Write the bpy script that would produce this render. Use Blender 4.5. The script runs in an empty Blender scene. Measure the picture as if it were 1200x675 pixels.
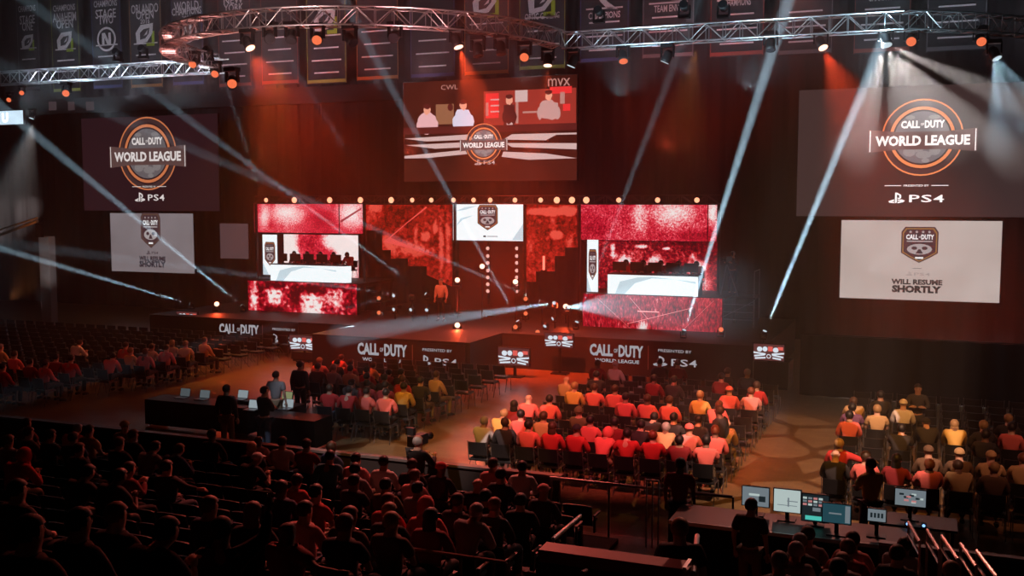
import bpy, bmesh, math, random
from mathutils import Vector, Matrix, Quaternion
sc = bpy.context.scene
COL = sc.collection
rnd = random.Random(7)
R = math.radians
sc.view_settings.view_transform = 'Standard'
sc.view_settings.look = 'None'
sc.view_settings.gamma = 1
sc.view_settings.use_curve_mapping = False
sc.view_settings.exposure = 0
sc.cycles.use_denoising = True
sc.cycles.max_bounces = 3
sc.cycles.diffuse_bounces = 2
sc.cycles.volume_bounces = 0
sc.cycles.transparent_max_bounces = 8
sc.cycles.sample_clamp_indirect = 3
w = bpy.data.worlds.new('hall_air'); sc.world = w; w.use_nodes = True
w.node_tree.nodes['Background'].inputs[0].default_value = (.3, .2, .25, 1)
w.node_tree.nodes['Background'].inputs[1].default_value = 0.0015

# ------------------------------------------------------------------ camera
cam = bpy.data.objects.new('camera', bpy.data.cameras.new('camera')); COL.objects.link(cam)
cam.data.lens = 36; cam.data.sensor_width = 36; cam.data.clip_end = 400
cam.location = (0, 0, 6.2); cam.rotation_euler = (R(90 - 4.88), 0, R(22)); sc.camera = cam
CL = Vector((0, 0, 6.2))
def ray(px, py):
    v = Vector(((px - 600) / 1200, -(py - 337.5) / 1200, -1)); v.rotate(cam.rotation_euler); return v
def onY(px, py, Y):
    v = ray(px, py); return CL + v * (Y / v.y)
def onZ(px, py, Z):
    v = ray(px, py); return CL + v * ((Z - 6.2) / v.z)

# ------------------------------------------------------------------ materials
MC = {}
def mat(name, col, rough=.8, metal=0, bump=0, var=0):
    if name in MC: return MC[name]
    m = bpy.data.materials.new(name); m.use_nodes = True; nt = m.node_tree
    b = nt.nodes['Principled BSDF']
    b.inputs['Base Color'].default_value = (*col, 1); b.inputs['Roughness'].default_value = rough
    b.inputs['Metallic'].default_value = metal
    if var or bump:
        tc = nt.nodes.new('ShaderNodeTexCoord'); nz = nt.nodes.new('ShaderNodeTexNoise'); nz.inputs['Scale'].default_value = 9
        nt.links.new(tc.outputs['Object'], nz.inputs['Vector'])
        if var:
            mx = nt.nodes.new('ShaderNodeMix'); mx.data_type = 'RGBA'
            mx.inputs[6].default_value = (*[c * (1 - var) for c in col], 1); mx.inputs[7].default_value = (*[min(1, c * (1 + var)) for c in col], 1)
            nt.links.new(nz.outputs[0], mx.inputs[0]); nt.links.new(mx.outputs[2], b.inputs['Base Color'])
        if bump:
            bp = nt.nodes.new('ShaderNodeBump'); bp.inputs['Strength'].default_value = bump
            nt.links.new(nz.outputs[0], bp.inputs['Height']); nt.links.new(bp.outputs[0], b.inputs['Normal'])
    MC[name] = m; return m
def emi(name, col, s=1., sample=False):
    if name in MC: return MC[name]
    m = bpy.data.materials.new(name); m.use_nodes = True; nt = m.node_tree; nt.nodes.clear()
    e = nt.nodes.new('ShaderNodeEmission'); o = nt.nodes.new('ShaderNodeOutputMaterial')
    e.inputs[0].default_value = (*col, 1); e.inputs[1].default_value = s
    nt.links.new(e.outputs[0], o.inputs[0])
    if not sample: m.cycles.emission_sampling = 'NONE'
    MC[name] = m; return m
def led(name, stops, scale, detail=6, s=1., stretch=(1, 1, 1), seed=0., rough=.6, dist=0., spots=()):
    """an LED wall playing a crowd shot: noise through a colour ramp"""
    m = bpy.data.materials.new(name); m.use_nodes = True; nt = m.node_tree; nt.nodes.clear(); N = nt.nodes.new
    tc = N('ShaderNodeTexCoord'); mp = N('ShaderNodeMapping'); mp.inputs['Scale'].default_value = stretch; mp.inputs['Location'].default_value = (seed, seed * 1.7, seed * .3)
    a = N('ShaderNodeTexNoise'); a.inputs['Scale'].default_value = scale; a.inputs['Detail'].default_value = detail; a.inputs['Roughness'].default_value = rough
    a.inputs['Distortion'].default_value = dist
    b = N('ShaderNodeTexNoise'); b.inputs['Scale'].default_value = scale * .14; b.inputs['Detail'].default_value = 2
    ad = N('ShaderNodeMath'); ad.operation = 'MULTIPLY_ADD'; ad.inputs[1].default_value = .9
    mu = N('ShaderNodeMath'); mu.operation = 'MULTIPLY'; mu.inputs[1].default_value = .2; mu2 = N('ShaderNodeMath'); mu2.operation = 'SUBTRACT'; mu2.inputs[1].default_value = .05
    cr = N('ShaderNodeValToRGB'); el = cr.color_ramp.elements
    el[0].position = stops[0][0]; el[0].color = (*stops[0][1], 1); el[1].position = stops[-1][0]; el[1].color = (*stops[-1][1], 1)
    for p, c in stops[1:-1]:
        q = el.new(p); q.color = (*c, 1)
    e = N('ShaderNodeEmission'); e.inputs[1].default_value = s; o = N('ShaderNodeOutputMaterial'); L = nt.links.new
    L(tc.outputs['Object'], mp.inputs[0]); L(mp.outputs[0], a.inputs[0]); L(mp.outputs[0], b.inputs[0])
    L(b.outputs[0], mu.inputs[0]); L(a.outputs[0], ad.inputs[0]); L(mu.outputs[0], mu2.inputs[0]); L(mu2.outputs[0], ad.inputs[2]); cur = ad.outputs[0]
    for (x, z, rx, rz, am) in spots:      # soft bright and dark patches of the footage
        m2 = N('ShaderNodeMapping'); m2.vector_type = 'TEXTURE'; m2.inputs['Location'].default_value = (x, 0, z); m2.inputs['Scale'].default_value = (rx * 1.25, 1, rz * 1.25)
        gr = N('ShaderNodeTexGradient'); gr.gradient_type = 'SPHERICAL'; ma = N('ShaderNodeMath'); ma.operation = 'MULTIPLY_ADD'; ma.inputs[1].default_value = am * 1.5
        L(tc.outputs['Object'], m2.inputs[0]); L(m2.outputs[0], gr.inputs[0]); L(gr.outputs[0], ma.inputs[0]); L(cur, ma.inputs[2]); cur = ma.outputs[0]
    L(cur, cr.inputs[0]); L(cr.outputs[0], e.inputs[0]); L(e.outputs[0], o.inputs[0])
    MC[name] = m; return m

BLK = mat('black_paint', (.012, .012, .014), .55)
BLKM = mat('black_metal', (.02, .02, .022), .35, .6)
ALU = mat('aluminium', (.62, .64, .66), .35, .85)
SKIN = [mat('skin_light', (.62, .38, .28), .6), mat('skin_tan', (.42, .24, .16), .6), mat('skin_dark', (.16, .08, .05), .6)]

# ------------------------------------------------------------------ mesh building
class MB:
    def __init__(s): s.v = []; s.f = []; s.m = []; s.mats = []
    def mi(s, m):
        if m not in s.mats: s.mats.append(m)
        return s.mats.index(m)
    def add(s, vs, fs, m):
        b = len(s.v); k = s.mi(m); s.v += [tuple(v) for v in vs]
        for f in fs: s.f.append(tuple(b + i for i in f)); s.m.append(k)
        return s
    def box(s, a, b, m, mtx=None, taper=1.):
        c = [(a[i] + b[i]) / 2 for i in range(3)]
        vs = []
        for z in (0, 1):
            t = taper if z else 1
            for x, y in ((0, 0), (1, 0), (1, 1), (0, 1)):
                vs.append(Vector((c[0] + ((b[0] if x else a[0]) - c[0]) * t, c[1] + ((b[1] if y else a[1]) - c[1]) * t, b[2] if z else a[2])))
        if mtx: vs = [mtx @ v for v in vs]
        return s.add(vs, [(3, 2, 1, 0), (4, 5, 6, 7), (0, 1, 5, 4), (1, 2, 6, 5), (2, 3, 7, 6), (3, 0, 4, 7)], m)
    def tube(s, pts, r, m, n=6, r2=None, cap=True):
        pts = [Vector(p) for p in pts]; vs = []; fs = []
        K = len(pts)
        for i, p in enumerate(pts):
            d = (pts[min(i + 1, K - 1)] - pts[max(i - 1, 0)]).normalized()
            up = Vector((0, 0, 1)) if abs(d.z) < .95 else Vector((1, 0, 0))
            a = d.cross(up).normalized(); b = d.cross(a)
            rr = r if r2 is None else r + (r2 - r) * i / (K - 1)
            if isinstance(r, (list, tuple)): rr = r[i]
            for k in range(n):
                t = 2 * math.pi * k / n
                vs.append(p + a * math.cos(t) * rr + b * math.sin(t) * rr)
        for i in range(K - 1):
            for k in range(n):
                fs.append((i * n + k, i * n + (k + 1) % n, (i + 1) * n + (k + 1) % n, (i + 1) * n + k))
        if cap:
            fs.append(tuple(range(n - 1, -1, -1))); fs.append(tuple((K - 1) * n + k for k in range(n)))
        return s.add(vs, fs, m)
    def ell(s, c, r, m, n=12, k=8, keep=None, mtx=None):
        vs = []; fs = []; c = Vector(c)
        for i in range(k + 1):
            ph = math.pi * i / k
            for j in range(n):
                t = 2 * math.pi * j / n
                v = Vector((r[0] * math.sin(ph) * math.cos(t), r[1] * math.sin(ph) * math.sin(t), r[2] * math.cos(ph)))
                if mtx: v = mtx @ v
                vs.append(c + v)
        for i in range(k):
            for j in range(n):
                f = (i * n + j, (i + 1) * n + j, (i + 1) * n + (j + 1) % n, i * n + (j + 1) % n)
                if keep is None or keep(sum((vs[q] - c for q in f), Vector()) / 4): fs.append(f)
        return s.add(vs, fs, m)
    def prism(s, poly, y0, y1, m):
        """poly of (x,z) extruded along y"""
        n = len(poly); vs = [(x, y0, z) for x, z in poly] + [(x, y1, z) for x, z in poly]
        return s.add(vs, [tuple(range(n)), tuple(range(2 * n - 1, n - 1, -1))] + [(i, n + i, n + (i + 1) % n, (i + 1) % n) for i in range(n)], m)
    def prismz(s, poly, z0, z1, m):
        n = len(poly); vs = [(x, y, z0) for x, y in poly] + [(x, y, z1) for x, y in poly]
        return s.add(vs, [tuple(range(n - 1, -1, -1)), tuple(range(n, 2 * n))] + [(i, (i + 1) % n, n + (i + 1) % n, n + i) for i in range(n)], m)
    def mesh(s, name, smooth=False):
        me = bpy.data.meshes.new(name); me.from_pydata(s.v, [], s.f)
        for m in s.mats: me.materials.append(m)
        me.polygons.foreach_set('material_index', s.m)
        if smooth: me.polygons.foreach_set('use_smooth', [True] * len(s.f))
        me.update(); return me
    def build(s, name, parent=None, smooth=False, loc=None):
        return link(name, s.mesh(name, smooth), parent, loc)
def link(name, me, parent=None, loc=None):
    o = bpy.data.objects.new(name, me); COL.objects.link(o)
    if parent: o.parent = parent
    if loc: o.location = loc
    return o
def tag(o, label=None, cat=None, group=None, kind=None):
    if label: o['label'] = label
    if cat: o['category'] = cat
    if group: o['group'] = group
    if kind: o['kind'] = kind
    return o
def thing(name, loc, label, cat, group=None, rz=0, rot=None):
    o = bpy.data.objects.new(name, None); COL.objects.link(o); o.location = loc
    o.rotation_euler = rot if rot else (0, 0, rz); o.empty_display_size = .2
    return tag(o, label, cat, group)
def dup(root, loc, rz=0, label=None, group=None, mats=None):
    r = root.copy(); COL.objects.link(r); r.location = loc; r.rotation_euler = (0, 0, rz)
    if label: r['label'] = label
    if group: r['group'] = group
    for ch in list(root.children):
        c = ch.copy(); COL.objects.link(c); c.parent = r
        for g in list(ch.children):
            d = g.copy(); COL.objects.link(d); d.parent = c
    return r
def struct(name, mb, smooth=False):
    return tag(mb.build(name, smooth=smooth), kind='structure')
ORD = ['first', 'second', 'third', 'fourth', 'fifth', 'sixth', 'seventh', 'eighth', 'ninth', 'tenth', 'eleventh', 'twelfth', 'thirteenth', 'fourteenth', 'fifteenth', 'sixteenth', 'seventeenth', 'eighteenth', 'nineteenth', 'twentieth', 'twenty-first', 'twenty-second', 'twenty-third', 'twenty-fourth', 'twenty-fifth', 'twenty-sixth', 'twenty-seventh', 'twenty-eighth', 'twenty-ninth', 'thirtieth']

# flat pictures and print: local x right, z up, on a plane facing -Y
TXT = {}
def text_geo(body, bold=.0, spacing=1.):
    key = (body, bold, spacing)
    if key in TXT: return TXT[key]
    c = bpy.data.curves.new('lettering', 'FONT'); c.body = body; c.offset = bold; c.resolution_u = 2; c.space_character = spacing; c.fill_mode = 'FRONT'
    o = bpy.data.objects.new('lettering', c); COL.objects.link(o)
    me = bpy.data.meshes.new_from_object(o.evaluated_get(bpy.context.evaluated_depsgraph_get()))
    vs = [tuple(v.co[:2]) for v in me.vertices]; fs = [tuple(p.vertices) for p in me.polygons]
    bpy.data.objects.remove(o); bpy.data.curves.remove(c); bpy.data.meshes.remove(me)
    x0 = min(v[0] for v in vs); x1 = max(v[0] for v in vs); y0 = min(v[1] for v in vs); y1 = max(v[1] for v in vs)
    vs = [((x - x0) / (x1 - x0) - .5, (y - y0) / (y1 - y0) - .5) for x, y in vs]
    TXT[key] = (vs, fs); return TXT[key]
class Pic(MB):
    def flat(s, pts, m, lay=1):
        return s.add([(x, -.004 * lay, z) for x, z in pts], [tuple(range(len(pts)))], m)
    def rect(s, x, z, w, h, m, lay=1):
        return s.flat([(x - w / 2, z - h / 2), (x + w / 2, z - h / 2), (x + w / 2, z + h / 2), (x - w / 2, z + h / 2)], m, lay)
    def disc(s, x, z, rx, rz, m, lay=1, n=28, a0=0., a1=2 * math.pi):
        return s.flat([(x + rx * math.cos(a0 + (a1 - a0) * i / n), z + rz * math.sin(a0 + (a1 - a0) * i / n)) for i in range(n)], m, lay)
    def ring(s, x, z, r0, r1, m, lay=1, n=40, a0=0., a1=360.):
        vs = []; fs = []
        for i in range(n + 1):
            t = R(a0 + (a1 - a0) * i / n)
            vs += [(x + r0 * math.cos(t), -.004 * lay, z + r0 * math.sin(t)), (x + r1 * math.cos(t), -.004 * lay, z + r1 * math.sin(t))]
        for i in range(n): fs.append((2 * i, 2 * i + 1, 2 * i + 3, 2 * i + 2))
        return s.add(vs, fs, m)
    def text(s, body, x, z, w, h, m, lay=2, bold=.0, spacing=1., shear=0.):
        vs, fs = text_geo(body, bold, spacing)
        return s.add([(x + a * w + b * h * shear, -.004 * lay, z + b * h) for a, b in vs], fs, m)

# ------------------------------------------------------------------ the hall shell
fl = mat('court_floor', (.16, .1, .05), .32)
nt = fl.node_tree; b = nt.nodes['Principled BSDF']
tc = nt.nodes.new('ShaderNodeTexCoord'); wv = nt.nodes.new('ShaderNodeTexBrick'); wv.inputs['Scale'].default_value = 1.2
wv.inputs['Color1'].default_value = (.17, .10, .045, 1); wv.inputs['Color2'].default_value = (.21, .13, .06, 1); wv.inputs['Mortar'].default_value = (.08, .05, .02, 1); wv.inputs['Mortar Size'].default_value = .004
nt.links.new(tc.outputs['Object'], wv.inputs[0]); nt.links.new(wv.outputs[0], b.inputs['Base Color'])
struct('floor', MB().box((-62, -14, -.3), (26, 48, 0), fl))
DR = mat('black_drape', (.035, .03, .032), .9)
back = MB(); N = 640; vs = []; fs = []
for i in range(N + 1):
    x = -62 + 88 * i / N; y = 47.2 + .13 * math.sin(x * 5.1) + .05 * math.sin(x * 13.7)
    vs += [(x, y, 0), (x, y, 22)]
for i in range(N): fs.append((2 * i, 2 * i + 2, 2 * i + 3, 2 * i + 1))
back.add(vs, fs, DR); struct('wall_back', back, True)
WL = mat('dark_wall', (.03, .028, .03), .9)
struct('wall_left', MB().box((-62.3, -14, 0), (-62, 48, 22), WL))
struct('wall_right', MB().box((26, -14, 0), (26.3, 48, 22), WL))
struct('wall_front', MB().box((-62, -14.3, 0), (26, -14, 22), WL))
struct('ceiling', MB().box((-62, -14, 22), (26, 48, 22.3), WL))

HAZE = .006
# haze that fills the hall in front of the stands
hz = bpy.data.materials.new('theatre_haze'); hz.use_nodes = True; nt = hz.node_tree; nt.nodes.clear()
vsn = nt.nodes.new('ShaderNodeVolumeScatter'); vsn.inputs['Density'].default_value = HAZE; vsn.inputs['Anisotropy'].default_value = .0
o = nt.nodes.new('ShaderNodeOutputMaterial'); nt.links.new(vsn.outputs[0], o.inputs['Volume'])
tag(MB().box((-58, 18.6, .02), (14, 46.6, 20), hz).build('haze'), 'thin theatre haze hanging over the stage and floor seats', 'haze', kind='stuff')

# ------------------------------------------------------------------ stands in the foreground
TREAD = mat('stand_step', (.03, .027, .028), .7, var=.3)
TP = [(40, 0.), (17.6, 0.02), (14, .42), (10.5, 1.15), (7.5, 1.95), (5, 2.7), (-10, 7.2)]
def tier(Y):
    for (a, za_), (b, zb_) in zip(TP, TP[1:]):
        if Y >= b: return za_ + (zb_ - za_) * (a - Y) / (a - b)
ROWS = [17.0 - 1.0 * r for r in range(13)]        # seat line of each row
ZR = [round(tier(y), 3) for y in ROWS]
def stands(name, x0, x1, r0, r1):
    m = MB()
    for r in range(r0, r1):
        m.box((x0, ROWS[r] - .47, 0), (x1, ROWS[r] + .525, ZR[r]), TREAD)
        m.box((x0, ROWS[r] + .505, ZR[r] - .03), (x1, ROWS[r] + .53, ZR[r] + .004), mat('step_nosing', (.10, .095, .09), .5))
    tag(m.build(name), kind='structure')
stands('trim_1', -34, -5, 0, 13)
stands('trim_2', -1.7, 9, 3, 13)
struct('trim_3', MB().box((-5, 6, 0), (-1.7, 12, 1.15), TREAD))

# ------------------------------------------------------------------ chairs
PAD = mat('black_upholstery', (.012, .012, .014), .4, bump=.2)
FR = mat('chair_frame', (.22, .22, .23), .3, .8)
def chair_proto():
    t = thing('floor_chair', (0, 0, -50), 'x', 'chair')
    m = MB(); m.box((-.22, -.2, .42), (.22, .22, .455), PAD); m.box((-.205, -.185, .455), (.205, .2, .49), PAD, taper=.93); m.build('seat', t)
    m = MB(); n = 6; vs = []; fs = []
    for i in range(n + 1):
        x = -.21 + .42 * i / n; yb = -.235 - .03 * (1 - (2 * i / n - 1) ** 2)
        vs += [(x, yb + .0, .56), (x * .96, yb - .05, .86), (x, yb + .035, .56), (x * .96, yb - .015, .86)]
    for i in range(n):
        a = 4 * i; c = a + 4
        fs += [(a, c, c + 1, a + 1), (a + 2, a + 3, c + 3, c + 2), (a + 1, c + 1, c + 3, a + 3), (a, a + 2, c + 2, c)]
    fs += [(0, 1, 3, 2), (4 * n, 4 * n + 2, 4 * n + 3, 4 * n + 1)]
    m.add(vs, fs, PAD); m.build('backrest', t)
    for sx in (-1, 1):
        m = MB(); x = .225 * sx
        m.tube([(x, .24, 0), (x, .2, .43), (x, -.2, .43), (x, -.27, .88)], .011, FR, 5)
        m.tube([(x, -.25, 0), (x, -.1, .43)], .011, FR, 5)
        m.build('side_frame', t)
    return t
def seat_proto():
    t = thing('stadium_seat', (0, 0, -50), 'x', 'seat')
    S = mat('stadium_plastic', (.02, .013, .014), .4)
    m = MB(); m.box((-.22, -.14, .40), (.22, .26, .45), S, taper=.94); m.build('seat', t)
    m = MB(); n = 8; vs = []; fs = []
    for i in range(n + 1):
        u = 2 * i / n - 1; x = .262 * u; yb = -.2 - .02 * (1 - u * u); top = .8 - .02 * abs(u) ** 4
        vs += [(x, yb, .42), (x, yb - .08, top), (x, yb + .03, .42), (x, yb - .05, top)]
    for i in range(n):
        a = 4 * i; c = a + 4
        fs += [(a, c, c + 1, a + 1), (a + 2, a + 3, c + 3, c + 2), (a + 1, c + 1, c + 3, a + 3), (a, a + 2, c + 2, c)]
    fs += [(0, 1, 3, 2), (4 * n, 4 * n + 2, 4 * n + 3, 4 * n + 1)]
    m.add(vs, fs, S); m.build('backrest', t)
    m = MB(); m.box((.265, -.2, .58), (.31, .12, .61), BLK); m.box((.275, -.2, .3), (.3, -.14, .58), BLK); m.build('armrest', t)
    m = MB(); m.box((-.05, -.2, 0), (.05, -.1, .4), BLKM); m.build('bracket', t)
    return t
chair0 = chair_proto(); seat0 = seat_proto()
used0 = [False, False]

# blocks of floor chairs: x of first seat, pitch, count, list of row Ys from the stage backwards
BLK_DEF = {
    'centre': dict(x0=-9.1, n=10, p=.56, rows=[30.4 - .97 * i for i in range(11)], name='the centre floor block'),
    'right':  dict(x0=-1.5, n=9, p=.56, rows=[30.2 - .97 * i for i in range(11)], name='the right floor block'),
    'middle': dict(x0=-17.2, n=9, p=.56, rows=[30.6 - .97 * i for i in range(9)], name='the block left of the centre aisle'),
    'left':   dict(x0=-38.6, n=27, p=.58, rows=[34.2 - 1.0 * i for i in range(15)], name='the far left floor block'),
}
taken = {}
def block_seat(bn, r, c):
    b = BLK_DEF[bn]; off = 0
    if bn == 'left': off = 0
    return Vector((b['x0'] + c * b['p'], b['rows'][r], 0))
TIERSEC = {'stand': dict(x0=-33.7, x1=-5.3, p=.575, r0=0, r1=13, name=''),
           'near': dict(x0=-1.35, x1=5.0, p=.575, r0=3, r1=13, name='the near right stand')}

# ------------------------------------------------------------------ people
def skin_mesh(nodes, edges, sub=1, extra=None, name='body', m=None):
    names = list(nodes); idx = {k: i for i, k in enumerate(names)}
    me = bpy.data.meshes.new('t'); me.from_pydata([nodes[k][0] for k in names], [(idx[a], idx[b]) for a, b in edges], []); me.update()
    o = bpy.data.objects.new('t', me); COL.objects.link(o)
    md = o.modifiers.new('s', 'SKIN'); md.use_smooth_shade = True; md.branch_smoothing = .4
    for i, k in enumerate(names):
        r = nodes[k][1]; sv = me.skin_vertices[0].data[i]
        sv.radius = r if isinstance(r, tuple) else (r, r); sv.use_root = (i == 0)
    if sub:
        sm = o.modifiers.new('u', 'SUBSURF'); sm.levels = sub; sm.render_levels = sub
    dg = bpy.context.evaluated_depsgraph_get(); dg.update()
    out = bpy.data.meshes.new_from_object(o.evaluated_get(dg)); out.name = name
    bpy.data.objects.remove(o); bpy.data.meshes.remove(me)
    mb = MB(); mm = m or SKIN[0]
    mb.add([v.co[:] for v in out.vertices], [tuple(p.vertices) for p in out.polygons], mm)
    bpy.data.meshes.remove(out)
    if extra: extra(mb, mm)
    return mb.mesh(name, True)
def hand(mb, w, d, side, m):
    """palm, four bent fingers and a thumb, rooted in the wrist, pointing along d"""
    w = Vector(w); d = Vector(d).normalized(); up = Vector((0, 0, 1))
    if abs(d.z) > .8: up = Vector((0, 1, 0))
    s = d.cross(up).normalized() * side; n = s.cross(d).normalized() * side
    if n.z < 0 and abs(d.z) < .8: n = -n
    mb.tube([w - d * .02, w + d * .03, w + d * .085], [.024, .034, .036], m, 8)
    for k, (off, ln) in enumerate(((-.027, .07), (-.009, .08), (.009, .075), (.027, .058))):
        b0 = w + d * .075 + s * off
        mb.tube([b0, b0 + d * ln * .5 - n * .006, b0 + d * ln * .85 - n * ln * .42], [.0095, .009, .007], m, 5)
    b0 = w + d * .03 - s * .03
    mb.tube([b0, b0 - s * .026 + d * .026, b0 - s * .026 + d * .058], [.012, .011, .008], m, 5)

def make_pose(kind):
    """joints for a person facing +Y with the feet on z = 0; returns dict"""
    J = {}
    stand = kind.startswith('stand')
    if stand:
        J.update(pel=(0, 0, .95), belly=(0, .0, 1.1), chest=(0, .0, 1.33), neck=(0, .0, 1.5), head=(0, .025, 1.61))
        for s, n in ((-1, 'L'), (1, 'R')):
            J['hip' + n] = (.09 * s, 0, .9); J['knee' + n] = (.11 * s, .03, .5); J['ank' + n] = (.12 * s, -.01, .09); J['toe' + n] = (.14 * s, .15, .045)
            J['sh' + n] = (.185 * s, 0, 1.42)
            J['el' + n] = (.25 * s, -.03, 1.14); J['wr' + n] = (.25 * s, .06, .9)
        if kind == 'stand_cam':
            for s, n in ((-1, 'L'), (1, 'R')): J['el' + n] = (.27 * s, .12, 1.2); J['wr' + n] = (.14 * s, .36, 1.3)
        if kind == 'stand_cross':
            for s, n in ((-1, 'L'), (1, 'R')): J['el' + n] = (.25 * s, .08, 1.17); J['wr' + n] = (-.06 * s, .2, 1.2)
    else:
        ln = {'sit': .0, 'sit_lean': .2, 'sit_phone': .08, 'sit_arm': -.02, 'sit_slouch': -.06, 'sit_turn': .03, 'sit_hands_up': .0}[kind]
        J.update(pel=(0, -.02, .56), belly=(0, -.02 + ln * .25, .72), chest=(0, -.03 + ln * .8, .96 - abs(ln) * .15), neck=(0, -.03 + ln * 1.25, 1.12 - abs(ln) * .3), head=(0, ln * 1.5, 1.225 - abs(ln) * .45))
        cz = J['chest'][2] + .08; cy = J['chest'][1]
        for s, n in ((-1, 'L'), (1, 'R')):
            J['hip' + n] = (.095 * s, .0, .545); J['knee' + n] = (.13 * s, .46, .535); J['ank' + n] = (.13 * s, .42, .09); J['toe' + n] = (.15 * s, .57, .045)
            J['sh' + n] = (.185 * s, cy, cz)
            J['el' + n] = (.245 * s, cy + .1, cz - .27); J['wr' + n] = (.12 * s, cy + .32, .68)
        if kind == 'sit_lean':
            for s, n in ((-1, 'L'), (1, 'R')): J['el' + n] = (.2 * s, .38, .66); J['wr' + n] = (.05 * s, .52, .8)
        if kind == 'sit_phone':
            for s, n in ((-1, 'L'), (1, 'R')): J['el' + n] = (.23 * s, cy + .12, .8); J['wr' + n] = (.06 * s, cy + .32, .95)
        if kind == 'sit_arm':
            J['elR'] = (.42, -.1, .95); J['wrR'] = (.64, -.02, .93)
        if kind == 'sit_turn':
            J['elL'] = (-.3, .05, .8); J['wrL'] = (-.36, .22, .66)
        if kind == 'sit_hands_up':
            J['elR'] = (.33, .14, 1.14); J['wrR'] = (.3, .3, 1.36)
        if kind == 'sit_slouch':
            for s, n in ((-1, 'L'), (1, 'R')): J['el' + n] = (.24 * s, .08, .78); J['wr' + n] = (-.04 * s, .2, .82)
    return J
def mid(a, b, t=.5): return tuple(a[i] + (b[i] - a[i]) * t for i in range(3))
def person_meshes(kind, long_sleeve):
    J = make_pose(kind)
    hd = Vector(J['head'])
    n = {'pel': (J['pel'], (.13, .11)), 'belly': (J['belly'], (.12, .095)), 'chest': (J['chest'], (.135, .1)), 'neck': (J['neck'], .066),
         'jaw': (tuple(hd + Vector((0, .015, -.05))), (.074, .08)), 'head': (tuple(hd + Vector((0, .0, .02))), (.088, .106)), 'crown': (tuple(hd + Vector((0, -.005, .08))), (.064, .08))}
    e = [('pel', 'belly'), ('belly', 'chest'), ('chest', 'neck'), ('neck', 'jaw'), ('jaw', 'head'), ('head', 'crown')]
    for s in 'LR':
        n['sh' + s] = (J['sh' + s], .062); n['el' + s] = (J['el' + s], .04); n['wr' + s] = (J['wr' + s], .027)
        n['hip' + s] = (J['hip' + s], .085); n['knee' + s] = (J['knee' + s], .055); n['ank' + s] = (J['ank' + s], .038)
        e += [('chest', 'sh' + s), ('sh' + s, 'el' + s), ('el' + s, 'wr' + s), ('pel', 'hip' + s), ('hip' + s, 'knee' + s), ('knee' + s, 'ank' + s)]
    def extra(mb, m):
        for sd, s in ((-1, 'L'), (1, 'R')):
            mb.ell(hd + Vector((.077 * sd, -.005, -.0)), (.012, .022, .032), m, 6, 5)
            hand(mb, J['wr' + s], Vector(J['wr' + s]) - Vector(J['el' + s]), sd, m)
        mb.ell(hd + Vector((0, .1, -.012)), (.014, .02, .026), m, 6, 5)
        mb.ell(hd + Vector((0, .086, -.052)), (.026, .01, .008), mat('lips', (.4, .15, .13), .5), 6, 4)
        for sd in (-1, 1): mb.ell(hd + Vector((.03 * sd, .088, .018)), (.012, .008, .008), mat('eyes', (.03, .02, .02), .3), 6, 4)
    body = skin_mesh(n, e, 1, extra, 'body')
    ch = Vector(J['chest']); nk = Vector(J['neck'])
    n = {'chest': (J['chest'], (.185, .145)), 'belly': (J['belly'], (.165, .14)), 'pel': (mid(J['pel'], J['belly'], .12), (.165, .14)), 'nb': (tuple(ch + (nk - ch) * .8), (.11, .095))}
    e = [('pel', 'belly'), ('belly', 'chest'), ('chest', 'nb')]
    for s in 'LR':
        n['sh' + s] = (J['sh' + s], .1); e.append(('chest', 'sh' + s))
        if long_sleeve:
            n['el' + s] = (J['el' + s], .068); n['wr' + s] = (mid(J['el' + s], J['wr' + s], .92), .042); e += [('sh' + s, 'el' + s), ('el' + s, 'wr' + s)]
        else:
            n['el' + s] = (mid(J['sh' + s], J['el' + s], .72), .076); e += [('sh' + s, 'el' + s)]
    shirt = skin_mesh(n, e, 1, None, 'shirt')
    n = {'pel': (J['pel'], (.15, .125))}; e = []
    for s in 'LR':
        n['hip' + s] = (J['hip' + s], .1); n['knee' + s] = (J['knee' + s], .075); n['ank' + s] = (mid(J['knee' + s], J['ank' + s], .93), .058)
        e += [('pel', 'hip' + s), ('hip' + s, 'knee' + s), ('knee' + s, 'ank' + s)]
    def shoes(mb, m):
        for s in 'LR':
            a = Vector(J['ank' + s]); t = Vector(J['toe' + s])
            mb.tube([(a.x, a.y - .05, .05), (a.x, a.y + .03, .055), (t.x, t.y - .03, .042), (t.x, t.y + .02, .03)], [.042, .048, .042, .025], mat('shoe_leather', (.03, .03, .03), .5), 8)
    trousers = skin_mesh(n, e, 1, shoes, 'trousers')
    return dict(body=body, shirt=shirt, trousers=trousers, head=hd, neck=nk)
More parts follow.
